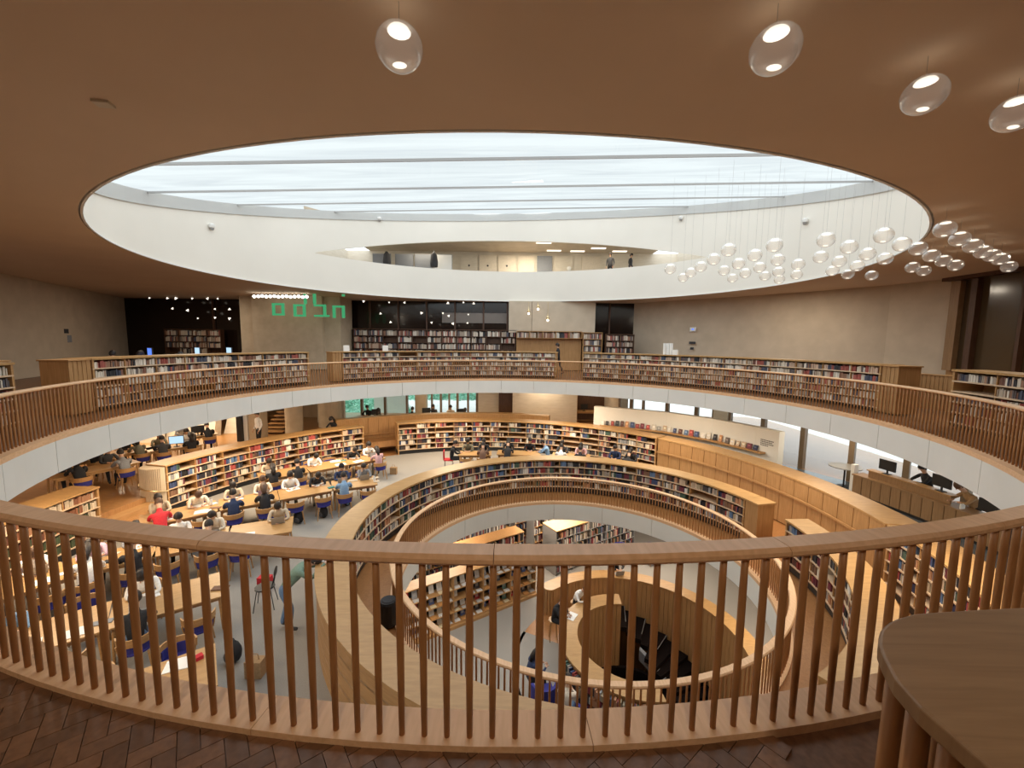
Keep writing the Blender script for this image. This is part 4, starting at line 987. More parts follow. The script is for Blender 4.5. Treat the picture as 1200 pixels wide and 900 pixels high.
for rn, P, far, near in ROWS:
    F_, N_ = far.split(','), near.split(',')
    nseg = len(P)-1
    for k in range(nseg):
        (x0, y0), (x1, y1) = P[k], P[k+1]; L = math.hypot(x1-x0, y1-y0); az = math.atan2(y1-y0, x1-x0); c = ((x0+x1)/2, (y0+y1)/2, Z_MID)
        t = table_tpl(L-.01, 1.06); t.location = c; t.rotation_euler = (0, 0, az); t['label'] = 'light oak table, %s from left in %s' % (ORD[k], rn)
        t['group'] = 'light oak reading tables on the grey carpet'
        ca, sa = cos(az), sin(az)
        for side, S in ((1, F_), (-1, N_)):
            for q in (0, 1):
                i = 2*k+q
                if i >= len(S): continue
                s = S[i].split(':'); u = (q-.5)*L*.5
                def at_(du, dv, z=0): x, y = u+du, side*dv; return (c[0]+x*ca-y*sa, c[1]+x*sa+y*ca, Z_MID+z)
                fz = az+(PI if side > 0 else 0); sd = 'far' if side > 0 else 'near'
                where = '%s side of the %s, %s seat' % (sd, rn, ORD[i])
                W_ = '%s side, %s' % (sd, rn.replace('from the long bookcase', 'from the bookcase'))
                if s[0] == '.': continue
                put(CH, at_(0, .88, 0), fz, 'oak chair with blue seat, %s side of %s, %s seat' % (sd, rn, ORD[i]), 'blue seated oak chairs at the reading tables')
                if s[0] in POSE:
                    top = 'c_'+s[1]; tr = random.choice(('c_charcoal', 'c_denim', 'c_black', 'c_olive', 'c_beige')); hh = s[2]
                    person(at_(0, .80), fz, POSE[s[0]], top, tr, '%s in %s top %s, %s side, %s, %s seat' % ('long-haired person' if 'l' in hh else 'person', s[1], {'r': 'reading', 'w': 'writing', 't': 'typing', 'h': 'resting head', 's': 'slumped'}[s[0]], sd, rn, ORD[i]),
                           'brown' if 'b' in hh else 'dark', 'l' in hh, 'readers at the long oak tables', cap='C' in hh)
                if s[0] in ('t', 'h') or (s[0] in 'rw' and random.random() < .35):
                    o = put(LP, at_(0, .25, .741), fz, 'open laptop, %s, %s side, %s seat' % (rn, sd, ORD[i]), 'laptops on the oak tables')
                elif s[0] != 'c' or random.random() < .5:
                    put(PP, at_(.05, .30, .741), fz+random.uniform(-.3, .3), 'open white notebook, %s, %s side, %s seat' % (rn, sd, ORD[i]), 'notebooks on the oak tables')
                if random.random() < .45:
                    w = random.choice((.1, .15)); g = G(); g.box(-w, w, -.07, .07, 0, random.uniform(.006, .04))
                    cn = random.choice(('white', 'black', 'grey', 'beige', 'teal', 'brown', 'pink')); o = simple('book', '%s book lying flat, %s, %s side, %s seat' % (cn, rn, sd, ORD[i]), 'book', g, 'c_'+cn, at_(.36, .22, .741), 'books and folders on the oak tables'); o.rotation_euler = (0, 0, az+random.uniform(-.5, .5))
                if random.random() < .18: put(BT, at_(.3, .12, .741), 0, 'white drinking bottle, %s, %s side, %s seat' % (rn, sd, ORD[i]), 'bottles on the oak tables')
# single seen items
def item(name, label, cat, loc, az, size, m, group=None): g = G(); g.box(-size[0]/2, size[0]/2, -size[1]/2, size[1]/2, 0, size[2]); o = simple(name, label, cat, g, m, loc, group); o.rotation_euler = (0, 0, az); return o
M['purple'] = mat('purple_cover', (.30, .03, .34), .5); M['orange'] = mat('orange_cover', (.75, .2, .04), .6)
item('folder', 'bright purple folder lying on the second table row', 'folder', (-8.0, 12.72, Z_MID+.741), .5, (.28, .2, .012), 'purple')
item('box', 'small red and white box on the short table row closest to the railing', 'box', (-4.98, 6.05, Z_MID+.741), .9, (.16, .1, .06), 'c_red')
for x, y, r, lb in ((-5.77, 14.0, 1.0, 'black tote bag on the carpet beside the empty blue chair of the second row'), (-6.75, 12.55, .9, 'black bag lying on the carpet between two chairs of the second row'), (-5.0, 6.9, 1.1, 'dark backpack leaning at the right end of the row closest to the railing'),
                    (-6.15, 13.0, .8, 'black sling bag hanging low near the centre of the second table row')):
    put(BG, (x, y, Z_MID), random.uniform(0, 3), lb)
def tote(label, loc, m): 
    t = thing('shopping_bag', label, 'bag', loc); g = G(); g.box(-.14, .14, -.09, .09, 0, .3); obj('body', g, m, t, local=True); g = G(); g.tube([(-.07, 0, .3), (-.05, 0, .4), (.05, 0, .4), (.07, 0, .3)], .008, 6); obj('handle', g, m, t, local=True)
tote('brown paper bag on the carpet at the right end of the row nearest the bookcase', (-5.15, 17.5, Z_MID), 'c_camel'); tote('brown paper shopping bag beside the row closest to the railing', (-4.42, 6.6, Z_MID), 'c_camel')
tote('red and white carrier bag on the carpet near the black chair', (-5.75, 9.1, Z_MID), 'c_red')
# black chair alone on the carpet
t = thing('black_chair', 'lone black chair with thin steel legs on the open carpet', 'chair', (-5.35, 8.45, Z_MID), 1.9)
g = G(); g.lathe((0, 0, .44), [(.17, 0), (.2, .01), (.2, .03), (.17, .035)], 12); obj('seat', g, 'black', t, local=True)
g = G(); g.ball((0, -.22, .78), .17, 12, 8, (1, .12, .55)); obj('backrest', g, 'black', t, local=True)
for sx in (-1, 1):
    for sy in (-1, 1): g = G(); g.tube([(sx*.13, sy*.13, .44), (sx*.19, sy*.2, 0)], .009, 6); obj('leg', g, 'black', t, local=True)
    g = G(); g.tube([(sx*.1, -.15, .45), (sx*.08, -.21, .72)], .009, 6); obj('back_post', g, 'black', t, local=True)
# leaning man at the ring bookcase and his papers
pl = pol(CM, 6.56, -110.5)
person((*pl, Z_MID), math.atan2(CM[1]-pl[1], CM[0]-pl[0])-PI/2, 'leaning', 'c_green', 'c_denim', 'person in grey-green sweater and jeans leaning on the ring bookcase top', 'dark')
pq = pol(CM, 5.85, -109.5); item('paper', 'white sheet on the ring bookcase top under the leaning person', 'paper', (*pq, -2.748), .2, (.3, .22, .006), 'paper')
item('satchel', 'black crossbody satchel lying on the ring bookcase by the leaning person', 'bag', (*pol(CM, 5.8, -106.5), -2.748), .7, (.3, .18, .1), 'c_black')
# round black speaker in the aisle
t = thing('round_speaker', 'round black floor speaker standing in the aisle by the round railing', 'speaker', (-2.5, 7.95, Z_MID)); g = G(); g.lathe((0, 0, 0), [(.17, 0), (.18, .03), (.18, .48), (.16, .52)], 20); obj('cabinet', g, 'black', t, local=True, smooth=False); g = G(); g.lathe((0, 0, .521), [(.14, 0), (.12, .02)], 20); obj('top_disc', g, 'c_charcoal', t, local=True)
# ---- far study tables in front of back centre bookcase
fx = 0
for (x, y, L, az, far, near) in ((-1.65, 18.35, 1.5, .02, 'r:olive:d,r:black:d', 'c,w:brown:d'), (.35, 18.5, 2.0, -.05, 'r:black:d,t:black:dl', 's:black:d,c'), (2.7, 18.1, 1.7, -.2, 'r:charcoal:d,w:pink:d', 'w:white:d,r:black:d'), (4.7, 17.2, 1.4, -.45, 't:navy:d,r:black:d', 'c,s:black:d')):
    fx += 1; fn = ('leftmost', 'second', 'third', 'rightmost')[fx-1]
    t = table_tpl(L, .8); t.location = (x, y, Z_MID); t.rotation_euler = (0, 0, az); t['label'] = '%s small oak study table before the back centre bookcase' % fn
    ca, sa = cos(az), sin(az)
    for side, S in ((1, far.split(',')), (-1, near.split(','))):
        for i, e in enumerate(S):
            s = e.split(':'); u = (i-.5)*L*.5; X, Y = x+u*ca-side*.72*sa, y+u*sa+side*.72*ca; fz = az+(PI if side > 0 else 0)
            put(CH, (X, Y, Z_MID), fz, 'oak chair at the %s back study table, %s side, %s seat' % (fn, 'far' if side > 0 else 'near', ORD[i]), 'chairs at the back study tables')
            if s[0] in POSE: person((X, Y, Z_MID), fz, POSE[s[0]], 'c_'+s[1], 'c_black', 'person in %s top at the %s back study table, %s side, %s seat' % (s[1], fn, 'far' if side > 0 else 'near', ORD[i]), 'dark', 'l' in s[2], 'readers at the back study tables')
person((-2.75, 18.3, Z_MID), -1.5, 'typing', 'c_black', 'c_black', 'person sitting on a red chair at the left end of the back study tables', 'dark')
t = thing('red_chair', 'red backed chair at the left end of the back study tables', 'chair', (-2.85, 18.3, Z_MID), -1.5)
g = G(); g.box(-.2, .2, -.2, .2, .42, .46); obj('seat', g, 'c_red', t, local=True); g = G(); g.box(-.2, .2, -.24, -.2, .46, .86); obj('backrest', g, 'c_red', t, local=True)
for sx in (-1, 1):
    for sy in (-1, 1): g = G(); g.tube([(sx*.17, sy*.17, .42), (sx*.19, sy*.19, 0)], .012, 6); obj('leg', g, 'grey', t, local=True)
person((1.75, 18.6, Z_MID), 1.4, 'reading', 'c_blue', 'c_black', 'person in light blue shirt seated between two back study tables', 'dark')
# ---- left terrace: work tables and readers
n_ = 0
for (x, y, az, L) in ((-15.3, 15.3, 1.1, 2.6), (-14.2, 13.6, 1.1, 2.2), (-13.9, 16.6, .8, 1.8), (-14.6, 18.6, .8, 1.6)):
    n_ += 1; tn = ('leftmost', 'frontmost', 'middle', 'rearmost')[n_-1]
    t = table_tpl(L, .9); t.location = (x, y, Z_TER); t.rotation_euler = (0, 0, az); t['label'] = '%s study table on the dim left terrace behind the steps' % tn
    ca, sa = cos(az), sin(az)
    for side in (1, -1):
        for i in (0, 1):
            u = (i-.5)*L*.5; X, Y = x+u*ca-side*.76*sa, y+u*sa+side*.76*ca; fz = az+(PI if side > 0 else 0); sx = '%s side, %s seat' % ('far' if side > 0 else 'near', ORD[i])
            put(CH, (X, Y, Z_TER), fz, 'chair at the %s left terrace table, %s' % (tn, sx), 'chairs on the left terrace')
            if (n_, side, i) in ((1, 1, 0), (4, 1, 1), (4, -1, 0)): continue
            cc = ('black', 'charcoal', 'black', 'olive', 'white', 'black', 'grey')[(n_*3+i+side) % 7]; ps = ('reading', 'typing', 'writing')[(n_+i) % 3]
            person((X, Y, Z_TER), fz, ps, 'c_'+cc, 'c_black', 'person in %s top at the %s left terrace table, %s' % (cc, tn, sx), 'dark', (i+n_) % 2 == 0, 'readers on the left terrace')
            if ps == 'typing':
                put(LP, (x+u*ca-side*.2*sa, y+u*sa+side*.2*ca, Z_TER+.741), fz, 'open laptop on the %s left terrace table, %s' % (tn, sx), 'laptops on the left terrace')
def monitor(label, loc, az, scr='black', w=.5):
    t = thing('monitor', label, 'monitor', loc, az); g = G(); g.box(-w/2, w/2, -.02, .02, .12, .45); p = obj('panel', g, 'black', t, local=True)
    g = G(); g.box(-w/2+.02, w/2-.02, -.024, -.0205, .14, .43); obj('screen', g, scr, p, local=True)
    g = G(); g.box(-.02, .02, 0, .03, 0, .14); g.box(-.1, .1, -.08, .08, 0, .015); obj('stand', g, 'black', t, local=True)
monitor('monitor with lit blue-white screen on the middle left terrace table', (-13.75, 16.5, Z_TER+.741), .5, 'screen'); monitor('dark monitor on the middle left terrace table', (-13.4, 17.0, Z_TER+.741), 2.4)
monitor('dark monitor beside the lit one on the rearmost left terrace table', (-14.4, 18.5, Z_TER+.741), .8)
person((-12.1, 19.3, Z_TER), 2.6, 'standing', 'c_white', 'c_black', 'standing person in white shirt and black trousers by the concrete column', 'dark')
person((-9.0, 20.6, Z_TER), 2.9, 'reading', 'c_black', 'c_black', 'long-haired person in black seated behind the back end of the long bookcase', 'dark', True)
# back desks by the green windows
for i, (x, y, az) in enumerate(((-8.1, 23.6, 0), (-5.3, 24.2, 0), (-3.2, 24.0, 0))):
    t = table_tpl(2.0, .8); t.location = (x, y, Z_TER); t['label'] = '%s desk before the green windows behind the parapet' % ('left', 'middle', 'right')[i]
    for k in (0, 1):
        X = x-.5+k; cc = ('black', 'olive', 'black', 'charcoal', 'beige', 'black')[i*2+k]
        person((X, y-.72 if (i+k) % 2 else y+.72, Z_TER), 0 if (i+k) % 2 else PI, 'typing', 'c_'+cc, 'c_black', 'person in %s top at the %s window desk, %s' % (cc, ('left', 'middle', 'right')[i], ('left seat', 'right seat')[k]), 'dark', k == 1, 'readers by the green windows')
    monitor('dark monitor on the %s desk before the green windows' % ('left', 'middle', 'right')[i], (x+.2, y, Z_TER+.741), .4)
t = table_tpl(1.6, .8); t.location = (4.9, 26.6-.2, Z_TER); t['label'] = 'oak desk inside the dark timber opening at the back wall'
monitor('dark monitor on the desk inside the timber opening', (4.7, 26.35, Z_TER+.741), .3)
# ---- reception desk on the right terrace
t = thing('reception_desk', 'long dark oak reception desk with raised rear counter before the bright windows', 'desk', (*pol(CT, 13.0, 81), Z_TER))
g = G(); g.arc(CT, 12.3, 12.6, 75.5, 95, Z_TER+.12, -2.64, 12); obj('front_panel', g, 'dark_wood', t)
n = 14; st = 19.5/n
for i in range(n): g = G(); g.arc(CT, 12.26, 12.3, 75.5+i*st+.05, 75.5+(i+1)*st-.05, Z_TER+.12, -2.66, 1); obj('panel_board', g, 'cab', t)
g = G(); g.arc(CT, 12.23, 12.75, 75.4, 95, -2.66, -2.62, 12); obj('worktop', g, 'cab', t)
g = G(); g.arc(CT, 12.42, 12.46, 77.2, 88, -2.62, -2.40, 8); obj('raised_panel', g, 'cab', t)
g = G(); g.arc(CT, 12.38, 12.66, 77, 88.1, -2.40, -2.37, 8); obj('raised_top', g, 'oak_top', t)
g = G(); g.arc(CT, 12.34, 12.6, 75.6, 95, Z_TER+.006, Z_TER+.12, 12); obj('plinth', g, 'black', t)
person((12.95, 12.35, Z_TER+.22), 1.35, 'typing', 'c_black', 'c_black', 'librarian in black top and cap seated behind the reception desk', 'dark', cap=True)
person((12.9, 10.9, Z_TER+.15), 1.3, 'writing', 'c_camel', 'c_black', 'person in tan top bending at the right end of the reception desk', 'brown')
monitor('dark monitor at the left end of the reception desk', (*pol(CT, 12.52, 79.4), -2.37), rad(90-80)-PI/2)
monitor('dark monitor in the middle of the reception desk between the two staff', (*pol(CT, 12.52, 86.4), -2.37), rad(90-86)-PI/2)
monitor('dark monitor at the far right of the reception desk', (*pol(CT, 12.5, 92), -2.62), rad(90-90)-PI/2)
item('desk_sign', 'small white card with black square on the reception desk end', 'sign', (*pol(CT, 12.4, 89.5), -2.62), .2, (.16, .03, .14), 'white')
item('info_stand', 'pale rectangular info stand at the left end of the reception desk', 'stand', (*pol(CT, 12.5, 74.9), Z_TER+.006), .2, (.18, .12, 1.05), 'white')
t = thing('round_table', 'small round table beside the reception desk before the windows', 'table', (*pol(CT, 13.0, 72.0), Z_TER+.006))
g = G(); g.lathe((0, 0, .72), [(.5, 0), (.5, .03)], 28); obj('tabletop', g, 'grey', t, local=True); g = G(); g.lathe((0, 0, 0), [(.2, 0), (.2, .02), (.03, .03), (.03, .72)], 12); obj('pedestal', g, 'black', t, local=True)
# ================================================================= UPPER BALCONY DETAILS
person((2.55, 22.8, -.03), 1.3, 'walking', 'c_black', 'c_black', 'person in black walking past the gap between the balcony bookcases', 'dark')
for i, (x, y, cc, ps) in enumerate(((-21.9, 22.3, 'black', 'typing'), (-20.6, 22.5, 'brown', 'reading'), (-17.6, 21.6, 'beige', 'typing'))):
    person((x*.66, y*.66+.0, -.03), 0.3, ps, 'c_'+cc, 'c_black', '%s reader seated beyond the long left balcony bookcase' % ('dark-haired', 'brown-clad', 'beige-clad')[i], 'dark', i == 1)
    put(CH, (x*.66, y*.66-.08, -.03), .3, 'chair of the %s reader beyond the long left balcony bookcase' % ('dark-haired', 'brown-clad', 'beige-clad')[i])
for i, (x, y, az, sc, lb) in enumerate(((-13.3, 15.1, -.6, 'screen_blue', 'monitor with bright blue screen beyond the long left balcony bookcase'), (-12.7, 16.6, -.6, 'screen', 'monitor with pale glowing screen beyond the long left balcony bookcase'), (-11.9, 17.3, -.6, 'screen', 'second pale glowing monitor near the concrete core'))):
    t = thing('computer_desk', 'desk carrying the %s' % lb.replace(' beyond the long left balcony bookcase', ''), 'desk', (x, y, -.03), az)
    g = G(); g.box(-.6, .6, -.35, .35, .95, 1.0); obj('desktop', g, 'dark_wood', t, local=True)
    for sx in (-.55, .55): g = G(); g.box(sx-.03, sx+.03, -.3, .3, 0, .95); obj('side_panel', g, 'dark_wood', t, local=True)
    monitor(lb, (x, y, .97), az, sc)
for i, (a, z0) in enumerate(((-44.3, 0), (-34.5, 0))):
    item('card_sign', 'small white card standing on the %s of the back centre balcony bookcase' % ('left end', 'middle')[i], 'sign', (*pol(CT, 10.35, a), 1.281), -rad(a), (.26, .02, .26), 'white')
for i, a in enumerate((41.6, 42.4, 43.2)):
    g = G(); g.lathe((0, 0, 0), [(.07, 0), (.07, .5)], 14); simple('paper_roll', 'white upright roll on the right balcony bookcase, %s of three' % ('left', 'middle', 'right')[i], 'roll', g, 'white', (*pol(CT, 10.4, a), 1.281))
item('box', 'small white box beside the upright rolls on the right balcony bookcase', 'box', (*pol(CT, 10.4, 44.3), 1.281), -.7, (.2, .16, .22), 'white')
for i, (z, w, h, m, lb, nm) in enumerate(((2.48, .34, .24, 'white', 'small white exit sign with blue mark on the right plaster wall', 'wall_sign'), (1.75, .36, .14, 'c_charcoal', 'dark slotted grille plate on the right wall under the exit sign', 'wall_plate'), (1.42, .2, .14, 'c_charcoal', 'dark call button plate low on the right wall', 'wall_plate'))):
    t = thing(nm, lb, 'sign' if i == 0 else 'plate', (10.50, 24.08, z), -.78); g = G(); g.box(-w/2, w/2, -.05, -.02, 0, h); p = obj('plate', g, m, t, local=True)
    g = G(); g.box(-w*.2, w*.2, -.056, -.0505, h*.35, h*.65); obj('mark', g, 'screen_blue' if i == 0 else 'black', t, local=True)
for i, (y, z) in enumerate(((20.7, 1.95), (20.9, 1.5))):
    t = thing('wall_plate', ('upper dark', 'lower white')[i]+' control plate on the dim left wall', 'plate', (-20.8-.463*(y-17)+.06, y, z), 1.14); g = G(); g.box(-.14, .14, -.04, 0, 0, .22 if i == 0 else .36); obj('plate', g, 'c_charcoal' if i == 0 else 'c_grey', t, local=True)
# hanging glass drop lamps at the back
for i, (x, z) in enumerate(((.99, 3.64), (1.57, 3.92), (2.19, 3.24))):
    t = thing('pendant_lamp', ('left', 'middle', 'right')[i]+' brass and glass drop pendant hanging before the concrete panel', 'lamp', (x, 25.9, z))
    g = G(); g.tube([(0, 0, .15), (0, 0, 4.24-z), (0, .25, 4.24-z)], .012, 6); obj('rod', g, 'brass', t, local=True)
    g = G(); g.lathe((0, 0, 0), [(.02, -.05), (.10, 0), (.10, .06), (.03, .15), (.012, .3)], 12); obj('shade', g, 'brass', t, local=True, smooth=True)
    g = G(); g.ball((0, 0, -.12), .065, 12, 8); obj('bulb', g, 'lamp', t, local=True, smooth=True)
# row of small round bulbs in front of the core
for i in range(14):
    x = -14.4+i*.225; g = G(); g.ball((0, 0, 0), .085, 12, 8); o = simple('round_bulb', 'round glowing bulb in the row under the ceiling before the concrete core', 'lamp', g, 'lamp', (x, 23.2, 4.12+.015*(i % 3)), 'row of round bulbs before the concrete core', True)
    g = G(); g.tube([(0, 0, .08), (0, 0, .2)], .01, 5); obj('cord', g, 'black', o, local=True)
# triangular light reflections of the dark glass, built as glowing pieces before it
for i, (x, z) in enumerate(((-22.33, 4.2), (-21.23, 4.2), (-20.71, 4.2), (-19.71, 4.2), (-18.77, 4.2), (-18.14, 4.2), (-20.97, 3.57), (-20.04, 3.47), (-18.35, 3.57), (-17.45, 3.57), (-19.44, 3.0), (-18.38, 3.05), (-17.49, 3.0), (-10.75, 4.2), (-9.18, 4.14), (-7.61, 4.09), (-6.66, 4.09), (-3.99, 4.09), (-3.04, 4.14), (-2.41, 4.09), (-10.54, 2.89), (-8.15, 3.41), (-5.63, 3.47), (-4.31, 3.47), (-3.95, 3.31), (-2.74, 3.41), (-5.01, 2.89), (-3.69, 2.84), (-2.79, 2.89), (-7.54, 2.89))):
    y = 25.6; g = G(); k = .45+.4*((i*7) % 5)/5; a = (i*2.3) % 6.3
    g.prism([(.13*k*cos(a+q*2.1), .13*k*sin(a+q*2.1)) for q in range(3)], -.02, .02)
    o = simple('triangular_lamp', 'tiny white triangular lamp hanging before the dark glass', 'lamp', g, 'lamp_soft', (round(x, 2), y, round(z, 2)), 'triangular lamps before the dark glass'); o.rotation_euler = (1.2, .3*sin(i), 0)  # stands in for a light reflection in the dark glass
    w_ = thing('wire', None, None, (round(x, 2), y, round(z, 2))) if 0 else None
# reflection of a green sign, built as glowing letters (strokes on a 5x6 grid)
GL = {'bet': ((0, 0, 5, 1), (3, 1, 4, 5), (0, 5, 4, 6)), 'mem': ((0, 0, 1, 6), (1, 5, 4, 6), (3, 0, 4, 5), (1, 0, 3, 1)), 'samekh': ((0, 0, 4, 1), (0, 5, 4, 6), (0, 1, 1, 5), (3, 1, 4, 5)), 'het': ((0, 0, 1, 6), (0, 5, 4, 6), (3, 0, 4, 6)), 'yod': ((0, 3, 1, 6),)}
for w_, (let, x, z) in enumerate((('mem', -13.55, 3.10), ('samekh', -12.35, 3.05), ('bet', -11.2, 3.05), ('het', -10.15, 3.0), ('yod', -13.6, 4.0), ('het', -11.75, 3.75), ('yod', -9.6, 3.85))):
    t = thing('green_letter', ('square green letter, leftmost of the lower glowing row', 'square green letter, second of the lower glowing row', 'angular green letter, third of the lower glowing row', 'green arch letter, right end of the lower glowing row', 'short green stroke above the left of the glowing row', 'green arch letter high above the glowing row', 'short green stroke above the right of the glowing row')[w_], 'letter', (x, 23.4, z))  # stands in for the reflected green sign
    for (a, b, c, d) in GL[let]: g = G(); g.box(a*.175, c*.175-.004, -.02, .02, b*.115, d*.115-.004); obj('stroke', g, 'green_glow', t, local=True)
# lamp reflections built as glass globes: four near the balcony, the others in a loose cluster under the skylight rim (x, y, z, radius in metres)
GLOBES = [(-0.88, 3.35, 4.0, 0.175), (1.95, 3.33, 4.0, 0.175), (3.61, 3.87, 4.0, 0.165), (4.75, 4.15, 4.0, 0.165), (7.98, 7.86, 3.95, 0.165), (8.98, 8.53, 3.95, 0.165), (9.87, 9.09, 3.95, 0.165), (10.73, 9.65, 3.95, 0.165), (11.35, 10.01, 3.95, 0.165), (12.0, 10.39, 3.95, 0.165), (13.38, 11.36, 3.95, 0.165), (10.01, 10.1, 3.95, 0.165), (10.91, 10.69, 3.95, 0.165), (11.81, 11.24, 3.95, 0.165), (7.28, 8.34, 3.95, 0.165), (8.28, 9.02, 3.95, 0.165), (9.0, 9.4, 3.95, 0.165), (6.44, 8.73, 3.95, 0.165), (7.4, 9.32, 3.95, 0.165), (8.4, 10.01, 3.95, 0.165), (9.25, 10.49, 3.95, 0.165), (11.01, 11.6, 3.95, 0.165), (11.84, 12.12, 3.95, 0.165), (7.57, 10.39, 3.95, 0.165), (8.44, 10.91, 3.95, 0.165), (9.38, 11.48, 3.95, 0.165), (11.09, 12.99, 3.95, 0.165), (10.23, 12.84, 3.95, 0.165), (9.31, 12.26, 3.95, 0.165), (5.71, 9.25, 3.95, 0.165), (5.89, 10.29, 3.95, 0.165), (6.78, 10.8, 3.95, 0.165), (7.92, 12.54, 3.95, 0.165), (7.69, 11.36, 3.95, 0.165), (6.95, 11.86, 3.95, 0.165), (4.96, 9.74, 3.95, 0.165), (6.08, 11.36, 3.95, 0.165), (5.14, 10.8, 3.95, 0.165), (6.22, 12.4, 3.95, 0.165), (7.1, 12.84, 3.95, 0.165), (7.99, 13.31, 3.95, 0.165), (7.23, 13.82, 3.95, 0.165), (8.89, 14.0, 3.95, 0.165), (8.77, 12.99, 3.95, 0.165), (5.29, 11.86, 3.95, 0.165), (5.43, 12.84, 3.95, 0.165), (4.58, 12.26, 3.95, 0.165), (5.6, 13.82, 3.95, 0.165)]
for i, (x, y, z, r) in enumerate(GLOBES):
    lab = ('large glass globe pendant, leftmost near the top of the view', 'large glass globe pendant at upper right of centre', 'large glass globe pendant below the top right corner', 'large glass globe pendant cut by the right frame edge')[i] if i < 4 else 'clear glass globe pendant hanging in the cluster at right of the skylight'
    t = thing('globe_pendant', lab, 'lamp', (round(x, 2), round(y, 2), z), 0, None if i < 4 else 'cluster of glass globe pendants')  # stands in for a lamp reflection
    g = G(); g.ball((0, 0, 0), r, 20, 12, (1, 1, .93)); obj('globe', g, 'bubble', t, local=True, smooth=True)
    g = G(); g.lathe((0, 0, r*.62), [(r*.5, 0), (r*.42, .02)], 14); obj('lamp_plate', g, 'lamp_soft', t, local=True)  # glow disc added for the bright crescent at the top
    g = G(); g.ball((0, 0, -r*.72), r*.2, 10, 6, (1.6, 1, .4)); obj('bulb', g, 'lamp_soft', t, local=True)  # glow spot added for the highlight low in the globe
    inside = ((x-CE[0])/EA)**2+((y-CE[1])/EB)**2 < 1
    top = plane_z(x, y)-.02 if inside else Z_CEIL
    g = G(); g.tube([(0, 0, r*.9), (0, 0, top-z)], .0022, 4); obj('wire', g, 'grey', t, local=True)  # wire added to carry the reflected globe
item('ceiling_hatch', 'small pale rectangular plate on the ceiling at upper left', 'plate', (-3.92, 4.0, Z_CEIL-.03), .5, (.16, .1, .028), 'stone') if 0 else item('ceiling_hatch', 'small pale rectangular plate on the ceiling at upper left', 'plate', (-4.45, 4.72, Z_CEIL-.03), .2, (.16, .12, .028), 'stone')
# ================================================================= COUNTER AT LOWER RIGHT (near)
t = thing('balcony_counter', 'broad brown wooden counter with rounded corner beside the railing at lower right', 'counter', (1.5, .6, -.03))
top = [(1.055, 1.092), (1.082, 1.117), (1.115, 1.139), (1.146, 1.156), (1.18, 1.17), (1.251, 1.193), (1.356, 1.205), (1.491, 1.218), (1.642, 1.231), (2.4, 1.27), (2.4, -.8), (.952, -.8), (.952, .5), (.95, .727), (.948, .796), (.946, .862), (.962, .942), (.998, 1.015), (1.024, 1.058)]
g = G(); g.prism(top[::-1], .925, .975); o = obj('worktop', g, 'cab', t)
bv = o.modifiers.new('b', 'BEVEL'); bv.width = .008; bv.segments = 3
SLAT = G(); SLAT.lathe((0, 0, 0), [(.024, 0), (.027, .48), (.024, .955)], 10); SLM = SLAT.mesh('slat', 'baluster', smooth=True)
for k, (xs, ys) in enumerate([(1.155+i*.078, 1.115+i*.003) for i in range(15)]+[(1.06, 1.03), (1.03, .94)]+[(1.03, .86-.085*i) for i in range(14)]):
    o = bpy.data.objects.new('slat', SLM); COL.objects.link(o); o.parent = t; o.location = Vector((xs, ys, -.03))-Vector((1.5, .6, -.03))
# ================================================================= BOTTOM LEVEL
g = G(); g.arc(CP, 2.15, 3.55, -64, -40, Z_BOT-.05, Z_BOT+.002, 8); g.arc(CP, 2.15, 3.3, -40, 4, Z_BOT-.05, Z_BOT+.002, 40); struct('floor', g, 'aisle_wood')
g = G(); g.arc(CP, 2.15, 3.6, -192, -64, Z_BOT-.05, Z_BOT, 30); struct('floor', g, 'carpet')
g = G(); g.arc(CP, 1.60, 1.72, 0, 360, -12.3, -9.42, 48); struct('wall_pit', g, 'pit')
def counter(name, label, r0, r1, a0, a1, zbot_in, board_r):
    t = thing(name, label, 'counter', (*pol(CP, (r0+r1)/2, (a0+a1)/2), Z_BOT))
    n = max(3, int((a1-a0)/12)); st = (a1-a0)/n
    for i in range(n): g = G(); g.arc(CP, r0-.02, r1+.02, a0+i*st, a0+(i+1)*st-.04, -7.15, -7.1, 4); obj('top_segment', g, 'oak_top', t)
    for r, zb in ((r0, zbot_in), (r1-.05, Z_BOT)):
        w = .16/r*57.3; m = int((a1-a0)/w); w = (a1-a0)/m
        for i in range(m): g = G(); g.arc(CP, r, r+.05, a0+i*w+.04*w, a0+(i+1)*w-.04*w, zb, -7.15, 1); obj('wall_board', g, 'oak_v', t)
    g = G(); g.arc(CP, r0+.04, r1-.045, a0, a1, zbot_in, -7.151, 40); obj('core', g, 'oak_v', t)
    return t
counter('curved_counter', 'outer curved oak parapet counter around the spiral stair on the bottom level', 3.23, 3.71, -40, 168, -12.3, 3.23)
counter('curved_counter', 'inner curved oak reading counter around the dark stairwell on the bottom level', 1.66, 2.18, -186, 4, -9.4, 1.66)
bk = G()
for zr in (Z_BOT+.12, Z_BOT+.42, Z_BOT+.70): fill_arc(bk, CP, 2.2, .13, -182, -108, zr, .26, BC, .02, .05, .1)
props(obj('shelved_books', bk, 'book'), 'books shelved on the outer side of the inner curved counter', 'books', None, 'stuff')
# round nose at the left end of the outer counter
t = thing('counter_end', 'rounded fluted end of the outer parapet counter', 'counter end', (*pol(CP, 3.47, -42), Z_BOT))
e = pol(CP, 3.47, -40.5); g = G(); g.lathe((e[0], e[1], -7.152), [(.262, 0), (.262, .055)], 28); obj('top', g, 'oak_top', t)
for i in range(14):
    a = 2*PI*i/14; g = G(); g.obox((e[0]+.22*cos(a), e[1]+.22*sin(a), Z_BOT), .085, .05, .95, a+PI/2); obj('wall_board', g, 'oak_v', t)
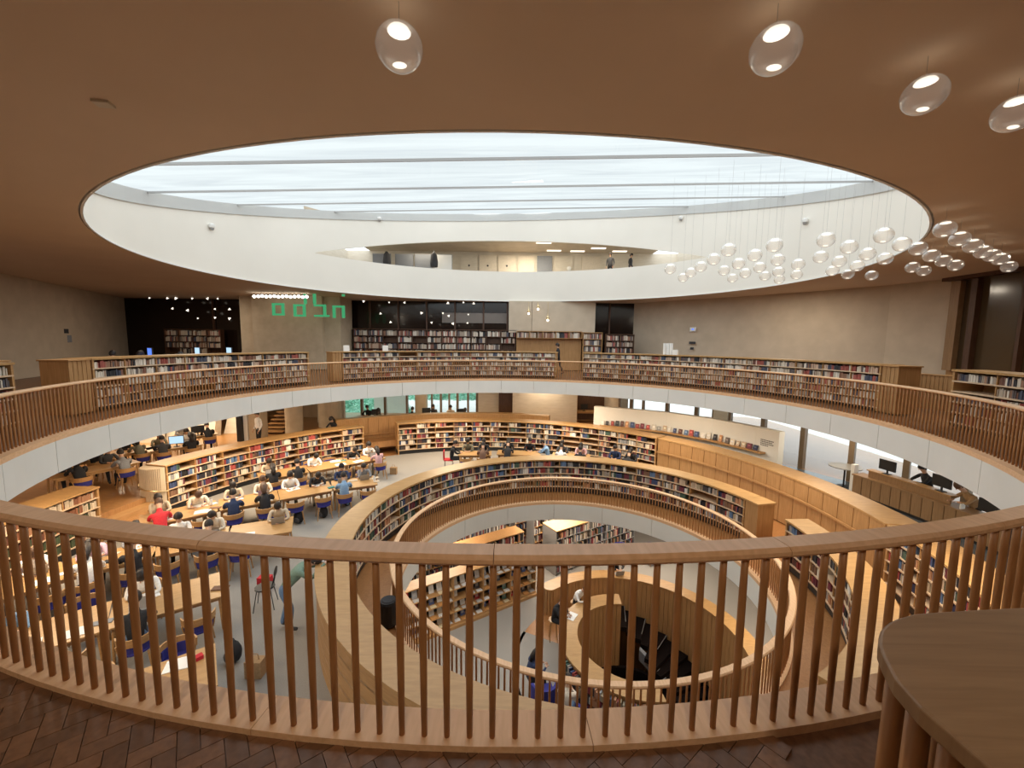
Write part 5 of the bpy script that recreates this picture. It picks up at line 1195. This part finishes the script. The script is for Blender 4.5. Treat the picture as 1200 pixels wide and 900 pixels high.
# spiral stair descending between the two counters
t = thing('spiral_stair', 'black spiral stair descending between the curved counters with pale nosings', 'staircase', (CP[0], CP[1], -12.3))
for i in range(24):
    a0 = 5+i*7; z = Z_BOT-.1-i*.165
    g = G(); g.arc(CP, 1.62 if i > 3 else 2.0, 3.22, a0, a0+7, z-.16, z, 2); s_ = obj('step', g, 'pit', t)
    if i < 5: g = G(); g.arc(CP, 2.3, 3.2, a0+6.5, a0+6.9, z, z+.006, 1); obj('nosing', g, 'grey', s_)
g = G(); g.sweep(CP, [(1.73, Z_BOT-1.0), (1.90, Z_BOT-1.0), (1.90, Z_BOT-.62), (1.73, Z_BOT-.62)], 26, 131, 30, dz=lambda u: -2.31*u); obj('stringer', g, 'c_grey', t)
for a, r, z, pose, top_, lb in ((-62, 2.55, Z_BOT, 'reading', 'c_black', 'person in black seated at the inner curved counter with an open book'), (-33, 2.55, Z_BOT, 'writing', 'c_white', 'brown-haired person in white at the inner curved counter')):
    x, y = pol(CP, r, a); az = math.atan2(CP[1]-y, CP[0]-x)-PI/2
    person((x, y, z+.28), az, pose, top_, 'c_black', lb, 'brown' if a == -33 else 'dark')
    s_ = thing('stool', 'high oak stool under the %s' % ('black-clad reader' if a == -62 else 'white-clad reader'), 'stool', (x, y, z)); g = G(); g.lathe((0, 0, .68), [(.17, 0), (.17, .04)], 14); obj('seat', g, 'oak', s_, local=True)
    for q in range(4): g = G(); g.tube([(.12*cos(q*1.57+.8), .12*sin(q*1.57+.8), .68), (.18*cos(q*1.57+.8), .18*sin(q*1.57+.8), 0)], .015, 6); obj('leg', g, 'oak', s_, local=True)
put(PP, (*pol(CP, 1.95, -60), -7.098), 1.0, 'open white book on the inner curved counter before the black-clad reader')
x, y = pol(CP, 4.15, 7); person((x, y, Z_BOT), PI, 'typing', 'c_black', 'c_black', 'person in black standing at the outside of the outer parapet counter') if 0 else None
person((*pol(CP, 4.15, 7), Z_BOT+.28), PI+.1, 'typing', 'c_black', 'c_black', 'person in black with laptop seated outside the outer parapet counter', 'dark')
put(LP, (*pol(CP, 3.5, 8), -7.098), PI+.1, 'open grey laptop on the outer parapet counter'); 
s_ = thing('stool', 'high stool of the laptop user outside the outer parapet', 'stool', (*pol(CP, 4.15, 7), Z_BOT)); g = G(); g.lathe((0, 0, .68), [(.17, 0), (.17, .04)], 14); obj('seat', g, 'black', s_, local=True)
for q in range(4): g = G(); g.tube([(.12*cos(q*1.57+.8), .12*sin(q*1.57+.8), .68), (.18*cos(q*1.57+.8), .18*sin(q*1.57+.8), 0)], .012, 6); obj('leg', g, 'black', s_, local=True)
def armchair(label, x, y, az, m='blue'):
    t = thing('armchair', label, 'armchair', (x, y, Z_BOT), az); g = G(); g.box(-.3, .3, -.3, .3, .2, .42); obj('seat', g, m, t, local=True); g = G(); g.sweep((0, 0), [(.30, .1), (.38, .1), (.38, .8), (.30, .8)], 95, 265, 12); obj('backrest', g, m, t, local=True)
    for sx in (-1, 1):
        for sy in (-1, 1): g = G(); g.tube([(sx*.22, sy*.22, .2), (sx*.24, sy*.24, 0)], .018, 6); obj('leg', g, 'oak', t, local=True)
armchair('dark blue tub chair beyond the outer parapet, left of the pair', 5.0, 17.6, 2.6); armchair('dark blue tub chair beyond the outer parapet, right of the pair', 6.4, 17.6, 3.4)
armchair('dark blue tub chair under the round railing at the bottom centre', .95, 10.2, 0.2); armchair('dark blue tub chair beside the seated pair at the bottom centre', 1.55, 9.2, 1.2)
person((.55, 10.6, Z_BOT), -1.2, 'reading', 'c_navy', 'c_black', 'long dark-haired person in navy seated below the round railing', 'dark', True)
person((1.45, 9.5, Z_BOT), -.3, 'reading', 'c_cream', 'c_denim', 'person in cream patterned top beside the navy-clad reader', 'dark')
# bookcases of the bottom level
CS, SN = .839, .545; AZB = math.atan2(SN, CS)
def sn(s, n): return (s*CS-n*SN, s*SN+n*CS)
def display_rack():
    s0, s1, n0 = 3.3, 9.15, 12.2; p = sn((s0+s1)/2, n0); t = thing('display_rack', 'long display rack with five sloping tiers of face-out magazines on the bottom level', 'rack', (*p, Z_BOT), AZB)
    L = (s1-s0); H = 1.86
    g = G(); g.box(-L/2, L/2, .40, .5, 0, H-.04); obj('back_panel', g, 'black', t, local=True)
    g = G(); g.box(-L/2-.02, L/2+.02, .0, .52, H-.04, H); obj('top_board', g, 'oak_top', t, local=True)
    g = G(); g.box(-L/2, L/2, -.12, .5, 0, .1); obj('plinth', g, 'oak', t, local=True)
    nb = 5; w = L/nb
    for i in range(nb+1): g = G(); x = -L/2+i*w; g.box(x-.02 if i else x, x+.02 if i < nb else x, .02, .40, .1, H-.04); obj('upright', g, 'oak', t, local=True)
    for k in range(4):
        zz = .12+k*.41
        g = G(); g.hexa([(-L/2, -.02, zz), (L/2, -.02, zz), (L/2, .36, zz), (-L/2, .36, zz), (-L/2, -.02, zz+.02), (L/2, -.02, zz+.02), (L/2, .36, zz+.02), (-L/2, .36, zz+.02)]); obj('shelf', g, 'oak', t, local=True)
        for i in range(nb):
            for j in range(4):
                x = -L/2+i*w+w*(j+.5)/4; c = random.choice([(.75, .74, .72), (.65, .65, .66), (.3, .33, .38), (.1, .1, .12), (.55, .5, .42), (.45, .05, .06), (.15, .3, .28), (.08, .12, .3), (.8, .8, .78)])
                for lay in (0, 1):
                    if random.random() < .1: continue
                    g = G(); g.cur = c if lay == 0 else random.choice([(.75, .74, .72), (.6, .3, .1), (.5, .5, .5), (.7, .6, .4), (.8, .8, .8)])
                    if lay == 0: g.hexa([(-.09, .0, 0), (.09, .0, 0), (.09, .012, 0), (-.09, .012, 0), (-.09, .08, .25), (.09, .08, .25), (.09, .092, .25), (-.09, .092, .25)]); g.cur = tuple(min(.8, q*.4+.3) for q in c); g.hexa([(-.05, .022, .08), (.05, .022, .08), (.05, .03, .08), (-.05, .03, .08), (-.05, .05, .17), (.05, .05, .17), (.05, .06, .17), (-.05, .06, .17)])
                    else: g.box(-.1, .1, -.02, .12, 0, random.uniform(.01, .04))
                    yy = .22 if lay == 0 else .03; X, Y = p[0]+x*CS-yy*SN, p[1]+x*SN+yy*CS
                    o = obj('magazine', g, 'book', loc=(X, Y, Z_BOT+zz+.02), local=True); o.rotation_euler = (0, 0, AZB)
                    props(o, '%s magazine %s on the %s tier, %s bay of the display rack' % (CNAME(c), 'standing face-out' if lay == 0 else 'lying flat', ('lowest', 'second', 'third', 'top')[k], ('leftmost', 'second', 'middle', 'fourth', 'rightmost')[i]), 'magazine', 'magazines on the display rack')
display_rack()
def low_row(label, blabel, s0, s1, n0, depth, H, rows=5, top='oak_v', pal=BC):
    p = sn((s0+s1)/2, n0); t = thing('library_shelf', label, 'bookcase', (*p, Z_BOT), AZB); L = s1-s0; nb = max(1, round(L/.95)); w = L/nb
    g = G(); g.box(-L/2, L/2, depth/2-.01, depth/2+.01, .08, H-.04); obj('back_panel', g, 'black', t, local=True)
    g = G(); g.box(-L/2-.02, L/2+.02, -.02, depth+.02, H-.04, H); obj('top_board', g, top, t, local=True)
    bk = G()
    for i in range(nb+1): g = G(); x = -L/2+i*w; g.box(x-.015, x+.015, .01, depth-.01, 0, H-.04); obj('upright', g, 'grey', t, local=True)
    for k in range(rows):
        zz = .1+k*(H-.14)/rows; g = G(); g.box(-L/2, L/2, 0, depth, zz, zz+.02); obj('shelf', g, 'oak' if depth < .9 else 'grey', t, local=True)
        for i in range(nb):
            for fy in (0, 1):
                x = -L/2+i*w+.03
                while x < -L/2+(i+1)*w-.1:
                    ww = random.uniform(.02, .06); bk.cur = random.choice(pal)
                    y0 = .02 if fy == 0 else depth-.2; bk.box(x, x+ww*.95, y0, y0+.18, zz+.021, zz+.02+(H-.14)/rows*random.uniform(.55, .85)); x += ww
                    if random.random() < .05: x += .15
    o = obj('shelved_books', bk, 'book', loc=None); o.location = (*p, Z_BOT); o.rotation_euler = (0, 0, AZB); props(o, blabel, 'books', None, 'stuff')
M['lit_top'] = M['oak_top']
for lab, s0, s1, n0, d, H, tp in (('bottom level bookcase directly behind the display rack', 4.2, 9.4, 13.45, .65, 2.0, 'oak_v'), ('bottom level bookcase with brightly lit top right of the display rack', 10.6, 15.5, 12.75, .95, 2.0, 'oak_top'), ('bottom level bookcase behind the one with lit top', 10.5, 15.5, 14.2, .6, 2.0, 'oak_v'),
        ('bottom level bookcase second behind the display rack', 4.2, 9.6, 14.8, .6, 2.0, 'oak_v'), ('bottom level bookcase third row right of the gap', 10.4, 16.5, 15.6, .6, 2.0, 'oak_v'), ('bottom level bookcase third behind the display rack', 4.2, 9.8, 16.2, .6, 2.0, 'oak_v'), ('bottom level bookcase at the far end left', 4.2, 9.8, 17.6, .6, 2.0, 'oak_v'), ('bottom level bookcase at the far end right', 10.4, 16.5, 17.0, .6, 2.0, 'oak_v'), ('last bottom level bookcase at far right', 10.4, 16.5, 18.4, .6, 2.0, 'oak_v')):
    low_row(lab, 'books in the '+lab.replace('bottom level ', ''), s0, s1, n0, d, H, 5, tp)
